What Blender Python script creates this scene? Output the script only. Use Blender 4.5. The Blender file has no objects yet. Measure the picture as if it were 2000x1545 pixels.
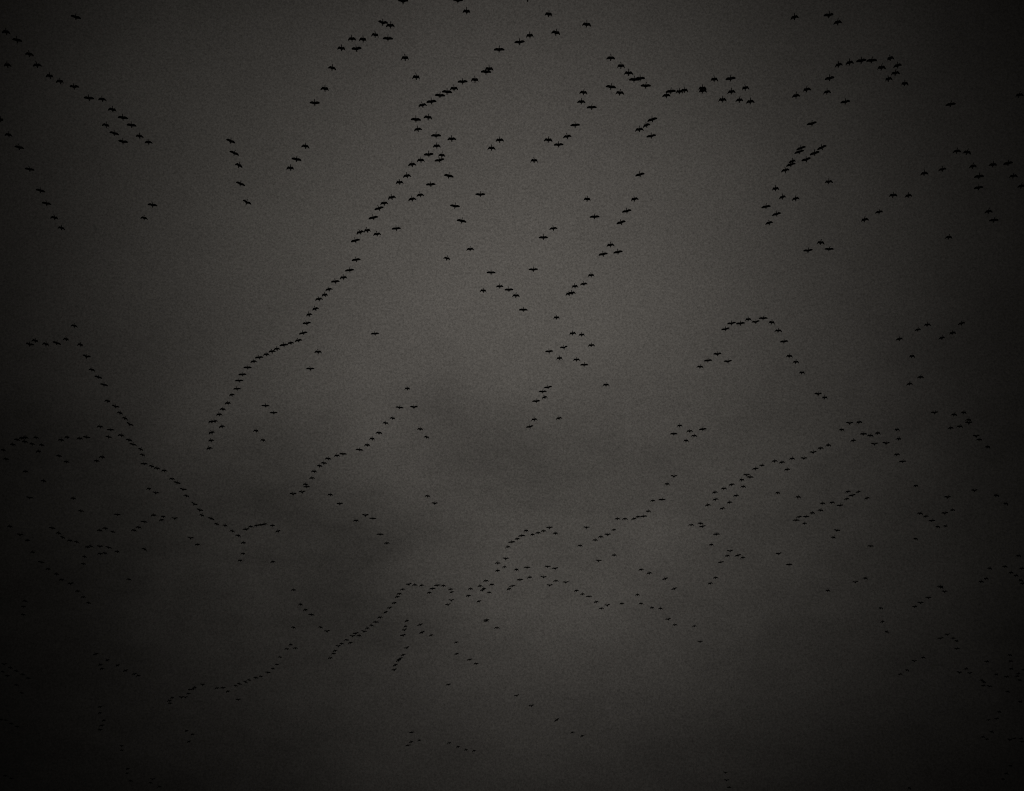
import bpy, bmesh, math, random
from mathutils import Matrix, Vector

R = math.radians
sc = bpy.context.scene
col = sc.collection

# ------------------------------------------------------------------ camera
# someone standing in a field, looking up at the flock coming over
ELEV = R(40.0)
cam_data = bpy.data.cameras.new("camera")
cam_data.sensor_width = 36.0
cam_data.lens = 36.0 * 2694.0 / 2000.0
cam_data.clip_start = 0.1
cam_data.clip_end = 5000.0
cam = bpy.data.objects.new("camera", cam_data)
cam.location = (0, 0, 1.7)
cam.rotation_euler = (R(90) + ELEV, 0, 0)
col.objects.link(cam)
sc.camera = cam

# ------------------------------------------------------------------ sky
GLOW_EL, GLOW_AZ = R(44.8), R(0.3)            # where the sun hides behind the cloud
GLOW = Vector((math.sin(GLOW_AZ) * math.cos(GLOW_EL), math.cos(GLOW_AZ) * math.cos(GLOW_EL), math.sin(GLOW_EL)))

def direction(az, el):
    az, el = R(az), R(el)
    return (math.sin(az) * math.cos(el), math.cos(az) * math.cos(el), math.sin(el))

world = bpy.data.worlds.new("World")
sc.world = world
world.use_nodes = True
nt = world.node_tree
nt.nodes.clear()
def node(t, **kw):
    n = nt.nodes.new(t)
    for k, v in kw.items():
        setattr(n, k, v)
    return n
def link(a, b): nt.links.new(a, b)
def put(sock, v):
    if hasattr(v, "is_linked") or isinstance(v, bpy.types.NodeSocket): link(v, sock)
    else: sock.default_value = v
def math_(op, a, b=0.0, c=None, clamp=False):
    n = node("ShaderNodeMath", operation=op, use_clamp=clamp)
    put(n.inputs[0], a); put(n.inputs[1], b)
    if c is not None: put(n.inputs[2], c)
    return n.outputs[0]
def vmath(op, a, b=None, out=0):
    n = node("ShaderNodeVectorMath", operation=op)
    put(n.inputs[0], a)
    if b is not None: put(n.inputs[1], b)
    return n.outputs[out]
def noise(vec, scale, detail=4.0, rough=0.5, off=(0, 0, 0), color=False):
    n = node("ShaderNodeTexNoise")
    put(n.inputs["Vector"], vmath("ADD", vec, off))
    n.inputs["Scale"].default_value = scale
    n.inputs["Detail"].default_value = detail
    n.inputs["Roughness"].default_value = rough
    return n.outputs["Color"] if color else n.outputs["Fac"]

tc = node("ShaderNodeTexCoord")
dirv = vmath("NORMALIZE", tc.outputs["Generated"])

sky = node("ShaderNodeTexSky", sky_type="NISHITA", sun_disc=False)
sky.sun_elevation = GLOW_EL
sky.sun_rotation = GLOW_AZ
sky.air_density = 1.0; sky.dust_density = 0.0; sky.ozone_density = 1.0
bw = node("ShaderNodeRGBToBW"); link(sky.outputs[0], bw.inputs[0])

# billows bend the edges of everything in the cloud
warp = vmath("SCALE", vmath("SUBTRACT", noise(dirv, 10.0, 7.0, 0.62, color=True), (0.5, 0.5, 0.5)))
warp.node.inputs["Scale"].default_value = 0.042
wdir = vmath("NORMALIZE", vmath("ADD", dirv, warp))

# light falling off away from the hidden sun as the cloud's path gets thicker
ang = math_("ARCCOSINE", vmath("DOT_PRODUCT", wdir, tuple(GLOW), out="Value"))
fall = math_("EXPONENT", math_("MULTIPLY", math_("POWER", math_("DIVIDE", ang, R(13.06)), 2.1), -1.0))
glow = math_("MULTIPLY_ADD", fall, 0.66, 0.006)

# thicker and thinner masses in the deck: azimuth, elevation, radius (deg), gain
MASSES = [(2.1, 36.11, 4.04, -0.36), (6.88, 36.77, 2.76, -0.12), (-1.9, 38.34, 2.34, -0.12), (-4.13, 39.55, 1.81, -0.16), (-6.42, 37.54, 1.91, 0.02), (-13.43, 35.48, 2.34, -0.22), (-16.16, 38.08, 2.34, 0.1), (-7.45, 32.22, 3.83, -0.44), (-10.2, 34.32, 2.34, -0.06), (0.25, 33.7, 1.7, 0.1), (-21.38, 32.86, 4.89, -0.28), (-15.87, 33.92, 2.55, -0.1), (6.04, 33.13, 3.4, 0.17), (2.86, 28.89, 4.89, 0.12), (1.13, 24.49, 8.51, 0.6), (-28.92, 51.56, 7.44, 0.55), (-3.62, 55.55, 5.53, 0.12), (24.39, 39.95, 5.53, -0.22), (18.51, 28.05, 5.53, 0.28), (13.02, 27.69, 5.53, 0.28)]
acc = None
for az, el, rad, gain in MASSES:
    a = math_("ARCCOSINE", vmath("DOT_PRODUCT", wdir, direction(az, el), out="Value"))
    g = math_("EXPONENT", math_("MULTIPLY", math_("POWER", math_("DIVIDE", a, R(rad)), 2.0), -1.0))
    g = math_("MULTIPLY", g, gain)
    acc = g if acc is None else math_("ADD", acc, g)
# the underside of the deck, seen in perspective: billows bunch up and show more towards the horizon
sep = node("ShaderNodeSeparateXYZ"); link(dirv, sep.inputs[0])
zc = math_("MAXIMUM", sep.outputs[2], 0.08)
deck = node("ShaderNodeCombineXYZ")
link(math_("DIVIDE", sep.outputs[0], zc), deck.inputs[0])
link(math_("DIVIDE", sep.outputs[1], zc), deck.inputs[1])
b1 = math_("SUBTRACT", noise(deck.outputs[0], 6.5, 8.0, 0.66, (2.3, 7.1, 0.0)), 0.5)
b2 = math_("SUBTRACT", noise(deck.outputs[0], 2.2, 3.0, 0.5, (5.0, 1.2, 3.0)), 0.5)
low = node("ShaderNodeMapRange", interpolation_type="SMOOTHSTEP")
link(zc, low.inputs[0])
low.inputs[1].default_value = math.sin(R(46)); low.inputs[2].default_value = math.sin(R(33))
low.inputs[3].default_value = 0.25; low.inputs[4].default_value = 1.0
bill = math_("ADD", math_("MULTIPLY", b1, 0.85), math_("MULTIPLY", b2, 0.25))
acc = math_("ADD", acc, math_("MULTIPLY", bill, low.outputs[0]))
masses = math_("MAXIMUM", math_("ADD", acc, 1.0), 0.05)
# film grain, put into the sky's brightness as fine noise
g1 = math_("SUBTRACT", noise(dirv, 720.0, 3.0, 0.9), 0.5)
grain = math_("MULTIPLY_ADD", g1, 1.9, 1.0)

lum = math_("MULTIPLY", math_("MULTIPLY", glow, masses), grain)
lum = math_("MULTIPLY", lum, bw.outputs[0])
tint = node("ShaderNodeMix", data_type="RGBA")
hue = math_("MULTIPLY_ADD", noise(dirv, 4.0, 2.0, 0.5, (8.0, 2.0, 5.0)), 3.0, -1.0, clamp=True)
put(tint.inputs[0], hue)
tint.inputs[6].default_value = (1.05, 0.975, 0.868, 1)
tint.inputs[7].default_value = (1.055, 0.970, 0.875, 1)
mul = node("ShaderNodeMix", data_type="RGBA", blend_type="MULTIPLY")
mul.inputs[0].default_value = 1.0
link(tint.outputs[2], mul.inputs[6])
comb = node("ShaderNodeCombineColor")
for i in range(3): link(lum, comb.inputs[i])
link(comb.outputs[0], mul.inputs[7])
bg = node("ShaderNodeBackground")
link(mul.outputs[2], bg.inputs[0])
bg.inputs[1].default_value = 0.05
out = node("ShaderNodeOutputWorld")
link(bg.outputs[0], out.inputs[0])

# ------------------------------------------------------------------ sun (deep behind the cloud deck)
sun_data = bpy.data.lights.new("sun", "SUN")
sun_data.energy = 0.08
sun_data.angle = R(20)
sun_data.color = (1.0, 0.95, 0.88)
sun = bpy.data.objects.new("sun", sun_data)
sun.rotation_euler = GLOW.to_track_quat("Z", "Y").to_euler()
sun.location = (0, 0, 300)
col.objects.link(sun)

vs = sc.view_settings
vs.view_transform = "Standard"; vs.look = "None"; vs.exposure = 0.0; vs.gamma = 1.0; vs.use_curve_mapping = False
sc.render.engine = "CYCLES"
sc.cycles.use_denoising = False
sc.cycles.filter_width = 1.1
sc.render.dither_intensity = 1.0

# ------------------------------------------------------------------ material
def plumage_material():
    m = bpy.data.materials.new("black_plumage")
    m.use_nodes = True
    t = m.node_tree
    b = t.nodes["Principled BSDF"]
    n = t.nodes.new("ShaderNodeTexNoise"); n.inputs["Scale"].default_value = 14.0; n.inputs["Detail"].default_value = 4.0
    o = t.nodes.new("ShaderNodeTexCoord"); t.links.new(o.outputs["Object"], n.inputs["Vector"])
    r = t.nodes.new("ShaderNodeValToRGB")
    r.color_ramp.elements[0].position = 0.35; r.color_ramp.elements[0].color = (0.006, 0.006, 0.007, 1)
    r.color_ramp.elements[1].position = 0.70; r.color_ramp.elements[1].color = (0.020, 0.018, 0.015, 1)
    t.links.new(n.outputs["Fac"], r.inputs[0]); t.links.new(r.outputs[0], b.inputs["Base Color"])
    b.inputs["Roughness"].default_value = 0.75
    bump = t.nodes.new("ShaderNodeBump"); bump.inputs["Strength"].default_value = 0.25; bump.inputs["Distance"].default_value = 0.01
    t.links.new(n.outputs["Fac"], bump.inputs["Height"]); t.links.new(bump.outputs[0], b.inputs["Normal"])
    return m
PLUMAGE = plumage_material()

# ------------------------------------------------------------------ the bird: one continuous skin
# local axes: +Y ahead (bill), X along the wings, Z up; 1.4 m wingspan, about 1.05 m long
#         y      half width  half height  z
BODY = [(-0.430, 0.077, 0.011,  0.004),      # tail end, a flat fan
        (-0.385, 0.086, 0.015,  0.004),
        (-0.270, 0.062, 0.037,  0.004),
        (-0.185, 0.090, 0.079,  0.000),      # vent
        (-0.110, 0.114, 0.110, -0.006),
        (-0.020, 0.125, 0.125, -0.010),
        ( 0.070, 0.121, 0.119, -0.008),
        ( 0.150, 0.097, 0.097,  0.000),
        ( 0.210, 0.070, 0.073,  0.008),      # breast to neck
        ( 0.280, 0.057, 0.060,  0.012),
        ( 0.400, 0.049, 0.051,  0.014),
        ( 0.490, 0.054, 0.055,  0.016),      # head
        ( 0.545, 0.048, 0.046,  0.014),
        ( 0.585, 0.028, 0.028,  0.010),
        ( 0.660, 0.008, 0.009,  0.004)]      # bill
NSEG = 8
WROWS = (4, 5, 6, 7)                          # body rings the wing root is let into

# wing stations: fraction of half span, lead edge y, trail edge y, thickness
WING = [(0.12, 0.180, -0.225, 0.060),
        (0.22, 0.195, -0.215, 0.050),
        (0.36, 0.220, -0.195, 0.042),
        (0.48, 0.228, -0.175, 0.036),         # wrist
        (0.60, 0.210, -0.170, 0.030),
        (0.72, 0.175, -0.165, 0.024),
        (0.84, 0.135, -0.155, 0.018),
        (0.93, 0.082, -0.130, 0.012),
        (1.00, 0.010, -0.070, 0.005)]

def bird_mesh(name, shoulder, wrist, fold, head_turn, sweep, asym=0.0):
    """shoulder / wrist: upward angles of arm and hand (deg); fold 0..1 pulls the hand back."""
    verts, faces = [], []
    rings = []
    for i, (y, w, h, z) in enumerate(BODY):
        k = max(0.0, (y - 0.20) / 0.35)
        xo = math.sin(R(head_turn)) * 0.35 * k * k
        ring = []
        for s in range(NSEG):
            a = 2 * math.pi * (s + 0.5) / NSEG
            ring.append(len(verts)); verts.append((xo + w * math.cos(a), y, z + h * math.sin(a)))
        rings.append(ring)
    # side strip of each ring: right = segments 7->0 (around angle 0), left = 3->4
    for i in range(len(rings) - 1):
        for s in range(NSEG):
            n = (s + 1) % NSEG
            if i in WROWS[:-1] and s in (7, 3): continue
            faces.append((rings[i][s], rings[i][n], rings[i + 1][n], rings[i + 1][s]))
    faces.append(tuple(reversed(rings[0]))); faces.append(tuple(rings[-1]))
    nr = len(WROWS)
    for side in (1, -1):
        up_s, lo_s = (0, 7) if side == 1 else (3, 4)
        loop = [rings[r][up_s] for r in WROWS] + [rings[r][lo_s] for r in reversed(WROWS)]
        sh, wr = shoulder + asym * side, wrist + asym * side
        px, pz, last = 0.085, 0.028, 0.085
        hs = 0.70
        yoff = 0.0
        for k, (fr, le, te, th) in enumerate(WING):
            x = fr * hs
            d = (x - last) * (1.0 - 0.28 * fold) if k else 0.0
            last = x
            # the arm rises from the shoulder, the hand bends at the wrist
            t = min(1.0, max(0.0, (fr - 0.36) / 0.30))
            ang = R(sh * (1 - t) + wr * t)
            yaw = R(fold * (14 if fr < 0.45 else -46) - sweep * max(0.0, fr - 0.4) * 40)
            px += d * math.cos(ang) * math.cos(yaw)
            pz += d * math.sin(ang)
            yoff += d * math.sin(yaw)
            c = 1.0 - 0.18 * fold * (fr > 0.4)
            new = []
            for j in range(nr):                # upper surface, trailing to leading like the rings
                u = j / (nr - 1)
                y = (te + (le - te) * u) * c
                camber = 0.030 * math.sin(math.pi * u) * (1 - fr * 0.7)
                new.append((px, y + yoff, pz + camber + th * (0.15 + 0.85 * math.sin(math.pi * min(1, u * 0.9 + 0.08))) * 0.5))
            for j in reversed(range(nr)):
                u = j / (nr - 1)
                y = (te + (le - te) * u) * c
                camber = 0.030 * math.sin(math.pi * u) * (1 - fr * 0.7)
                new.append((px, y + yoff, pz + camber - th * (0.15 + 0.85 * math.sin(math.pi * min(1, u * 0.9 + 0.08))) * 0.5))
            idx = []
            for v in new:
                idx.append(len(verts)); verts.append((v[0] * side, v[1], v[2]))
            m = len(loop)
            for q in range(m):
                a, b = loop[q], loop[(q + 1) % m]
                c2, d2 = idx[(q + 1) % m], idx[q]
                faces.append((a, b, c2, d2) if side == -1 else (d2, c2, b, a))
            loop = idx
        faces.append(tuple(loop) if side == -1 else tuple(reversed(loop)))
    me = bpy.data.meshes.new(name)
    me.from_pydata(verts, [], faces)
    bm = bmesh.new(); bm.from_mesh(me)
    bmesh.ops.recalc_face_normals(bm, faces=bm.faces)
    bm.to_mesh(me); bm.free()
    for p in me.polygons: p.use_smooth = True
    me.materials.append(PLUMAGE)
    return me

rng = random.Random(11)
POSES = {}
for k in range(7):
    j = lambda a: rng.uniform(-a, a)
    POSES["L%d" % k] = bird_mesh("bird_wings_level", 6 + j(6), -4 + j(9), max(0.0, j(0.10)), j(10), 0.1 + j(0.35), j(4))
    POSES["U%d" % k] = bird_mesh("bird_wings_raised", 30 + j(9), 14 + j(12), 0.0, j(10), 0.5 + j(0.4), j(5))
    POSES["D%d" % k] = bird_mesh("bird_wings_drooping", 14 + j(8), -50 + j(13), 0.12 + j(0.1), j(10), 0.8 + j(0.4), j(6))
    POSES["M%d" % k] = bird_mesh("bird_wings_flexed", (10 if k % 2 else -4) + j(8), -8 + j(16), 0.55 + j(0.15), j(10), 0.5 + j(0.4), j(7))

# ------------------------------------------------------------------ where every bird flies
# east north height (m)  yaw bank pitch (deg)  wing beat | which one it is
BIRDS = """\
1.98 101.35 152.2 0.5 0.0 2.4 U0|raised-winged black bird cut off by the top edge at centre
-7.06 104.57 156.61 0.0 -0.4 1.8 U4|raised-winged black bird, second from left of three at very top edge, left of centre
-13.7 100.93 151.06 0.0 0.4 1.8 U1|raised-winged black bird, first from left of three at very top edge, left of centre
-5.67 101.4 149.6 0.5 -1.3 4.8 D0|droop-winged black bird, third from left of three at very top edge, left of centre
4.86 107.12 157.3 4.0 -6.0 6.7 D0|droop-winged black bird, thirteenth from left in the line rising to the top edge at centre
40.97 104.94 153.89 -3.0 3.9 4.6 U0|left raised-winged black bird of the pair near the top edge at right
-56.34 105.06 153.64 10.0 -11.2 2.2 L4|level-winged black bird flying alone near the top left corner
35.53 102.3 149.65 -9.0 12.0 3.8 M1|flex-winged black bird flying alone near the top edge at right
41.02 102.84 149.35 -7.0 9.9 6.1 M0|right flex-winged black bird of the pair near the top edge at right
-16.73 105.73 153.37 5.5 -6.9 1.6 U1|raised-winged black bird, twelfth from left in the arching line at upper left of centre
9.64 105.62 152.85 4.5 -6.0 5.8 D3|droop-winged black bird, fifteenth from left in the line rising to the top edge at centre
-15.81 106.31 153.62 1.5 -2.1 5.1 D6|droop-winged black bird, fourteenth from left in the arching line at upper left of centre
-64.26 104.55 149.73 4.5 -6.0 8.0 M2|flex-winged black bird, first from left in the diagonal line descending from the upper left corner
5.71 106.84 152.83 5.5 -9.0 8.9 D2|droop-winged black bird, fourteenth from left in the line rising to the top edge at centre
-17.86 107.68 153.51 5.5 -6.0 1.7 D1|droop-winged black bird, eleventh from left in the arching line at upper left of centre
2.35 108.71 154.83 -4.0 4.7 2.4 D0|droop-winged black bird, twelfth from left in the line rising to the top edge at centre
-16.57 110.43 156.58 1.5 -1.7 1.7 L6|level-winged black bird, thirteenth from left in the arching line at upper left of centre
-21.27 109.9 155.79 0.5 -0.4 3.8 M4|flex-winged black bird, eighth from left in the arching line at upper left of centre
-19.34 107.54 152.34 3.0 -4.7 8.2 D0|droop-winged black bird, tenth from left in the arching line at upper left of centre
-66.06 110.53 156.37 7.0 -8.6 5.3 L0|level-winged black bird, second from left in the diagonal line descending from the upper left corner
1.0 109.43 154.36 -2.5 3.0 3.8 L5|level-winged black bird, eleventh from left in the line rising to the top edge at centre
-22.67 110.84 154.97 6.5 -7.7 3.6 D5|droop-winged black bird, seventh from left in the arching line at upper left of centre
-20.12 107.81 150.67 -4.0 6.9 9.5 U4|raised-winged black bird, ninth from left in the arching line at upper left of centre
-1.64 106.39 148.57 0.0 0.4 1.5 L1|level-winged black bird, tenth from left in the line rising to the top edge at centre
-64.05 111.08 154.01 9.0 -10.7 4.6 M3|flex-winged black bird, third from left in the diagonal line descending from the upper left corner
-13.65 107.22 147.96 0.0 -0.4 5.0 D1|droop-winged black bird, fifteenth from left in the arching line at upper left of centre
13.2 112.12 154.6 1.5 -2.1 8.8 M3|flex-winged black bird, first from left in falling row of six at upper right of centre
50.99 113.27 156.1 -12.5 15.9 7.1 D1|droop-winged black bird, seventh from left in the arch of ten at upper right
46.18 108.02 148.5 -2.5 3.0 2.6 L1|level-winged black bird, fourth from left in the arch of ten at upper right
44.48 107.14 147.25 -6.0 8.2 8.5 L2|level-winged black bird, third from left in the arch of ten at upper right
42.99 107.32 147.11 -7.0 8.6 4.8 M4|flex-winged black bird, second from left in the arch of ten at upper right
42.44 109.7 149.86 -10.0 11.6 2.1 M4|flex-winged black bird, first from left in the arch of ten at upper right
-66.94 111.96 152.88 2.5 -3.4 7.7 M6|flex-winged black bird flying alone at the left edge, below the upper left diagonal line
-63.47 112.82 153.99 0.5 -0.9 8.9 M3|flex-winged black bird, fourth from left in the diagonal line descending from the upper left corner
50.4 110.33 150.55 -9.5 11.2 4.5 M3|flex-winged black bird, ninth from left in the arch of ten at upper right
13.95 108.14 147.52 -0.5 0.9 1.6 D1|droop-winged black bird, second from left in falling row of six at upper right of centre
47.47 108.67 147.89 -3.5 4.3 6.4 D4|droop-winged black bird, fifth from left in the arch of ten at upper right
-23.17 109.0 148.25 9.0 -10.7 1.9 M0|flex-winged black bird, sixth from left in the arching line at upper left of centre
-2.93 108.57 147.49 1.5 -2.6 2.9 D5|droop-winged black bird, ninth from left in the line rising to the top edge at centre
-3.38 110.18 149.02 1.0 -1.3 4.1 L0|level-winged black bird, eighth from left in the line rising to the top edge at centre
15.02 109.43 147.75 1.0 -1.3 5.4 D3|droop-winged black bird, third from left in falling row of six at upper right of centre
50.5 111.91 151.05 -7.5 8.6 1.8 D2|droop-winged black bird, eighth from left in the arch of ten at upper right
-61.89 114.03 153.25 4.5 -5.2 5.3 D4|droop-winged black bird, fifth from left in the diagonal line descending from the upper left corner
-12.29 109.32 146.79 2.0 -3.0 9.6 D1|droop-winged black bird, sixteenth from left in the arching line at upper left of centre
42.47 114.0 152.72 -7.5 10.3 9.2 L2|level-winged black bird, first from top in loose five under left of upper right arch
17.43 115.98 155.3 -1.5 2.6 8.8 L2|level-winged black bird, fifth from left in falling row of six at upper right of centre
28.92 112.87 151.17 -5.5 8.2 9.2 L1|level-winged black bird, third from left in the loose group of seven near upper right
49.86 113.03 151.28 -10.0 12.5 8.0 D1|droop-winged black bird, sixth from left in the arch of ten at upper right
26.92 113.62 151.99 -3.0 3.4 8.1 D1|droop-winged black bird, first from left in the loose group of seven near upper right
16.44 114.96 153.71 0.5 -0.4 8.4 L1|level-winged black bird, fourth from left in falling row of six at upper right of centre
-4.81 110.88 148.28 0.5 -0.4 5.4 D0|droop-winged black bird, seventh from left in the line rising to the top edge at centre
-60.84 115.1 153.5 3.0 -3.0 5.3 D4|droop-winged black bird, sixth from left in the diagonal line descending from the upper left corner
-6.72 116.28 154.98 -1.0 1.7 5.0 L2|level-winged black bird, sixth from left in the line rising to the top edge at centre
53.44 116.52 154.9 -3.5 3.4 4.3 D1|droop-winged black bird, tenth from left in the arch of ten at upper right
17.71 113.53 150.48 0.0 0.0 4.0 L4|level-winged black bird, sixth from left in falling row of six at upper right of centre
-59.32 116.2 153.75 0.5 0.0 5.3 U6|raised-winged black bird, seventh from left in the diagonal line descending from the upper left corner
13.24 114.85 151.99 6.0 -8.2 8.5 L3|left level-winged black bird of the pair between two rows at upper right of centre
31.49 115.95 153.2 -7.0 8.6 7.8 D1|droop-winged black bird, sixth from left in the loose group of seven near upper right
25.16 113.62 150.07 -1.0 0.9 6.7 D5|droop-winged black bird, fifth from left in the tight overlapping row at upper right of centre
-7.65 113.38 149.72 1.0 -0.9 4.6 D5|droop-winged black bird, fifth from left in the line rising to the top edge at centre
-24.33 111.78 147.6 3.0 -4.3 9.9 D4|droop-winged black bird, fifth from left in the arching line at upper left of centre
40.09 117.01 154.23 -6.0 8.2 8.3 D6|droop-winged black bird, second from top in loose five under left of upper right arch
23.03 115.0 151.44 -2.5 3.0 5.3 D1|droop-winged black bird, fourth from left in the tight overlapping row at upper right of centre
25.4 114.75 151.0 -1.0 1.3 2.2 D5|droop-winged black bird, sixth from left in the tight overlapping row at upper right of centre
21.31 115.52 151.89 -3.0 4.3 5.7 L3|level-winged black bird, second from left in the tight overlapping row at upper right of centre
22.91 117.86 154.89 -3.5 3.4 2.8 D0|droop-winged black bird, third from left in the tight overlapping row at upper right of centre
28.74 112.82 148.32 -3.5 3.4 3.6 M4|flex-winged black bird, fourth from left in the loose group of seven near upper right
-8.55 113.36 148.98 2.5 -3.9 5.9 L0|level-winged black bird, fourth from left in the line rising to the top edge at centre
42.92 117.38 154.19 -5.5 6.4 4.2 M4|flex-winged black bird, third from top in loose five under left of upper right arch
9.7 116.8 153.32 2.5 -3.4 5.7 D4|droop-winged black bird, first from top in the curved row of seven right of upper centre
14.02 112.14 147.2 3.5 -3.9 2.4 D6|right droop-winged black bird of the pair between two rows at upper right of centre
67.29 114.58 149.88 -4.5 4.7 2.6 D6|droop-winged black bird flying alone at the upper right edge
20.13 112.62 147.28 -4.0 3.9 2.3 M0|flex-winged black bird, first from left in the tight overlapping row at upper right of centre
-9.63 115.44 150.91 2.0 -2.6 3.9 L4|level-winged black bird, third from left in the line rising to the top edge at centre
37.8 114.95 150.24 -6.0 7.7 8.0 M0|flex-winged black bird, fourth from top in loose five under left of upper right arch
-55.57 113.68 148.06 3.5 -3.4 3.5 L4|level-winged black bird, eighth from left in the diagonal line descending from the upper left corner
-54.52 115.23 149.84 4.5 -4.3 1.3 M0|flex-winged black bird, ninth from left in the diagonal line descending from the upper left corner
27.98 115.23 149.74 -3.5 3.9 6.5 D4|droop-winged black bird, second from left in the loose group of seven near upper right
29.81 113.58 147.56 -3.5 3.9 3.5 M6|flex-winged black bird, fifth from left in the loose group of seven near upper right
31.79 115.72 149.99 -5.0 6.9 9.5 M2|flex-winged black bird, seventh from left in the loose group of seven near upper right
-11.04 118.82 153.95 -3.5 4.3 9.0 L3|level-winged black bird, second from left in the line rising to the top edge at centre
9.06 113.38 146.94 0.0 0.4 2.1 M0|flex-winged black bird, second from top in the curved row of seven right of upper centre
44.98 117.12 151.69 -6.0 7.3 4.9 L2|level-winged black bird, fifth from top in loose five under left of upper right arch
-26.82 118.06 152.66 2.0 -2.6 9.1 L5|level-winged black bird, fourth from left in the arching line at upper left of centre
59.16 117.26 151.36 -6.0 6.9 4.3 L1|level-winged black bird flying alone right of the upper right arch
-12.31 119.64 154.21 -7.0 8.6 3.0 D3|droop-winged black bird, first from left in the line rising to the top edge at centre
10.92 119.37 153.4 -1.0 1.3 2.5 L1|level-winged black bird, third from top in the curved row of seven right of upper centre
-52.45 114.62 146.88 5.5 -6.4 4.9 D2|droop-winged black bird, tenth from left in the diagonal line descending from the upper left corner
-11.22 117.51 148.91 4.5 -5.6 4.2 D2|droop-winged black bird, first from top in loose knot at bend of upper central line
-50.85 114.71 145.33 4.0 -4.7 6.0 L0|level-winged black bird, eleventh from left in the diagonal line descending from the upper left corner
-68.38 117.55 148.5 10.5 -10.7 5.7 D0|droop-winged black bird, first from top in the steep line down the upper left edge
-12.64 115.62 146.09 2.0 -3.0 9.3 L0|level-winged black bird, second from top in loose knot at bend of upper central line
18.41 115.42 145.84 -11.5 12.9 3.4 L1|level-winged black bird, first from top in the tilted group of four right of upper centre
39.91 117.31 147.34 -8.5 9.0 2.2 L5|level-winged black bird flying alone between the upper right arch and tilted cluster
-55.82 121.45 152.14 10.0 -10.3 3.3 D4|droop-winged black bird, first from left in short row of three under upper left diagonal line
-51.58 119.67 149.94 5.0 -5.2 7.3 L0|level-winged black bird, twelfth from left in the diagonal line descending from the upper left corner
8.68 121.31 151.97 -2.0 2.1 2.7 L2|level-winged black bird, fourth from top in the curved row of seven right of upper centre
18.62 122.3 153.2 -15.0 17.2 6.7 M0|flex-winged black bird, second from top in the tilted group of four right of upper centre
-12.81 120.52 150.12 -6.0 6.4 3.0 M0|flex-winged black bird, third from top in loose knot at bend of upper central line
17.17 119.44 148.75 -7.0 7.3 4.1 D2|droop-winged black bird, third from top in the tilted group of four right of upper centre
-54.29 121.19 150.09 10.5 -10.3 1.4 L0|level-winged black bird, second from left in short row of three under upper left diagonal line
-70.16 123.9 153.11 5.0 -5.2 3.4 M2|flex-winged black bird, second from top in the steep line down the upper left edge
-10.38 121.56 150.07 1.0 -0.4 5.8 L3|level-winged black bird, fourth from top in loose knot at bend of upper central line
-50.52 120.71 148.91 7.0 -6.9 2.6 M0|flex-winged black bird, thirteenth from left in the diagonal line descending from the upper left corner
19.45 124.29 153.28 -8.0 8.2 1.3 L4|level-winged black bird, fourth from top in the tilted group of four right of upper centre
7.52 121.13 149.35 -5.5 6.0 2.7 M3|flex-winged black bird, fifth from top in the curved row of seven right of upper centre
-7.99 118.25 145.33 0.0 0.4 8.4 M3|flex-winged black bird, fifth from top in loose knot at bend of upper central line
4.95 121.58 149.17 1.0 -1.3 9.0 D2|droop-winged black bird, sixth from top in the curved row of seven right of upper centre
-1.7 122.63 150.42 -0.5 0.0 9.8 D6|right droop-winged black bird of the pair close together above the picture's centre
-39.13 124.2 152.09 16.5 -18.9 7.6 L2|level-winged black bird, first from top in short steep line of five left of upper centre
-54.44 125.01 152.95 7.5 -9.0 8.5 L5|level-winged black bird, third from left in short row of three under upper left diagonal line
-50.17 123.33 150.81 2.0 -2.1 3.3 M0|flex-winged black bird, fourteenth from left in the diagonal line descending from the upper left corner
6.41 123.14 150.04 -1.5 1.3 4.4 L2|level-winged black bird, seventh from top in the curved row of seven right of upper centre
-10.32 122.82 149.41 -1.0 0.9 7.2 M1|flex-winged black bird, sixth from top in loose knot at bend of upper central line
-27.55 119.63 145.52 5.0 -6.0 5.0 M2|flex-winged black bird, third from left in the arching line at upper left of centre
-69.1 125.79 152.65 9.5 -10.3 5.9 L2|level-winged black bird, third from top in the steep line down the upper left edge
41.54 120.27 146.0 -18.0 17.6 2.6 L0|level-winged black bird, first from top in the tightly tilted cluster at right, mid upper height
-2.79 122.22 148.24 2.0 -2.6 5.5 M4|left flex-winged black bird of the pair close together above the picture's centre
40.06 124.45 150.89 -14.0 13.3 1.8 L1|level-winged black bird, second from top in the tightly tilted cluster at right, mid upper height
60.38 122.11 147.46 -7.0 6.4 1.4 M2|left flex-winged black bird of the pair near the right edge, above the rising line
39.53 123.91 149.46 -12.0 11.6 1.8 L6|level-winged black bird, third from top in the tightly tilted cluster at right, mid upper height
63.11 124.86 150.51 3.0 -4.3 6.9 D4|right droop-winged black bird of the pair near the right edge, above the rising line
-37.7 122.31 147.3 17.0 -17.6 3.9 L1|level-winged black bird, second from top in short steep line of five left of upper centre
40.83 121.55 146.37 -12.5 13.3 6.6 L6|level-winged black bird, fourth from top in the tightly tilted cluster at right, mid upper height
-11.62 125.85 151.19 -2.5 3.0 9.0 L5|level-winged black bird, seventh from top in loose knot at bend of upper central line
-9.72 124.97 150.01 3.5 -4.3 5.5 M6|flex-winged black bird, eighth from top in loose knot at bend of upper central line
-29.58 124.2 148.24 8.0 -9.0 8.5 L6|level-winged black bird, second from left in the arching line at upper left of centre
40.85 125.61 149.84 -11.0 12.9 8.2 L5|level-winged black bird, fifth from top in the tightly tilted cluster at right, mid upper height
-10.04 125.4 149.45 -6.5 6.9 1.8 L5|level-winged black bird, ninth from top in loose knot at bend of upper central line
-12.41 123.29 146.97 -1.5 1.3 1.9 D4|droop-winged black bird, first from top in the long diagonal line, upper stretch
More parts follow.
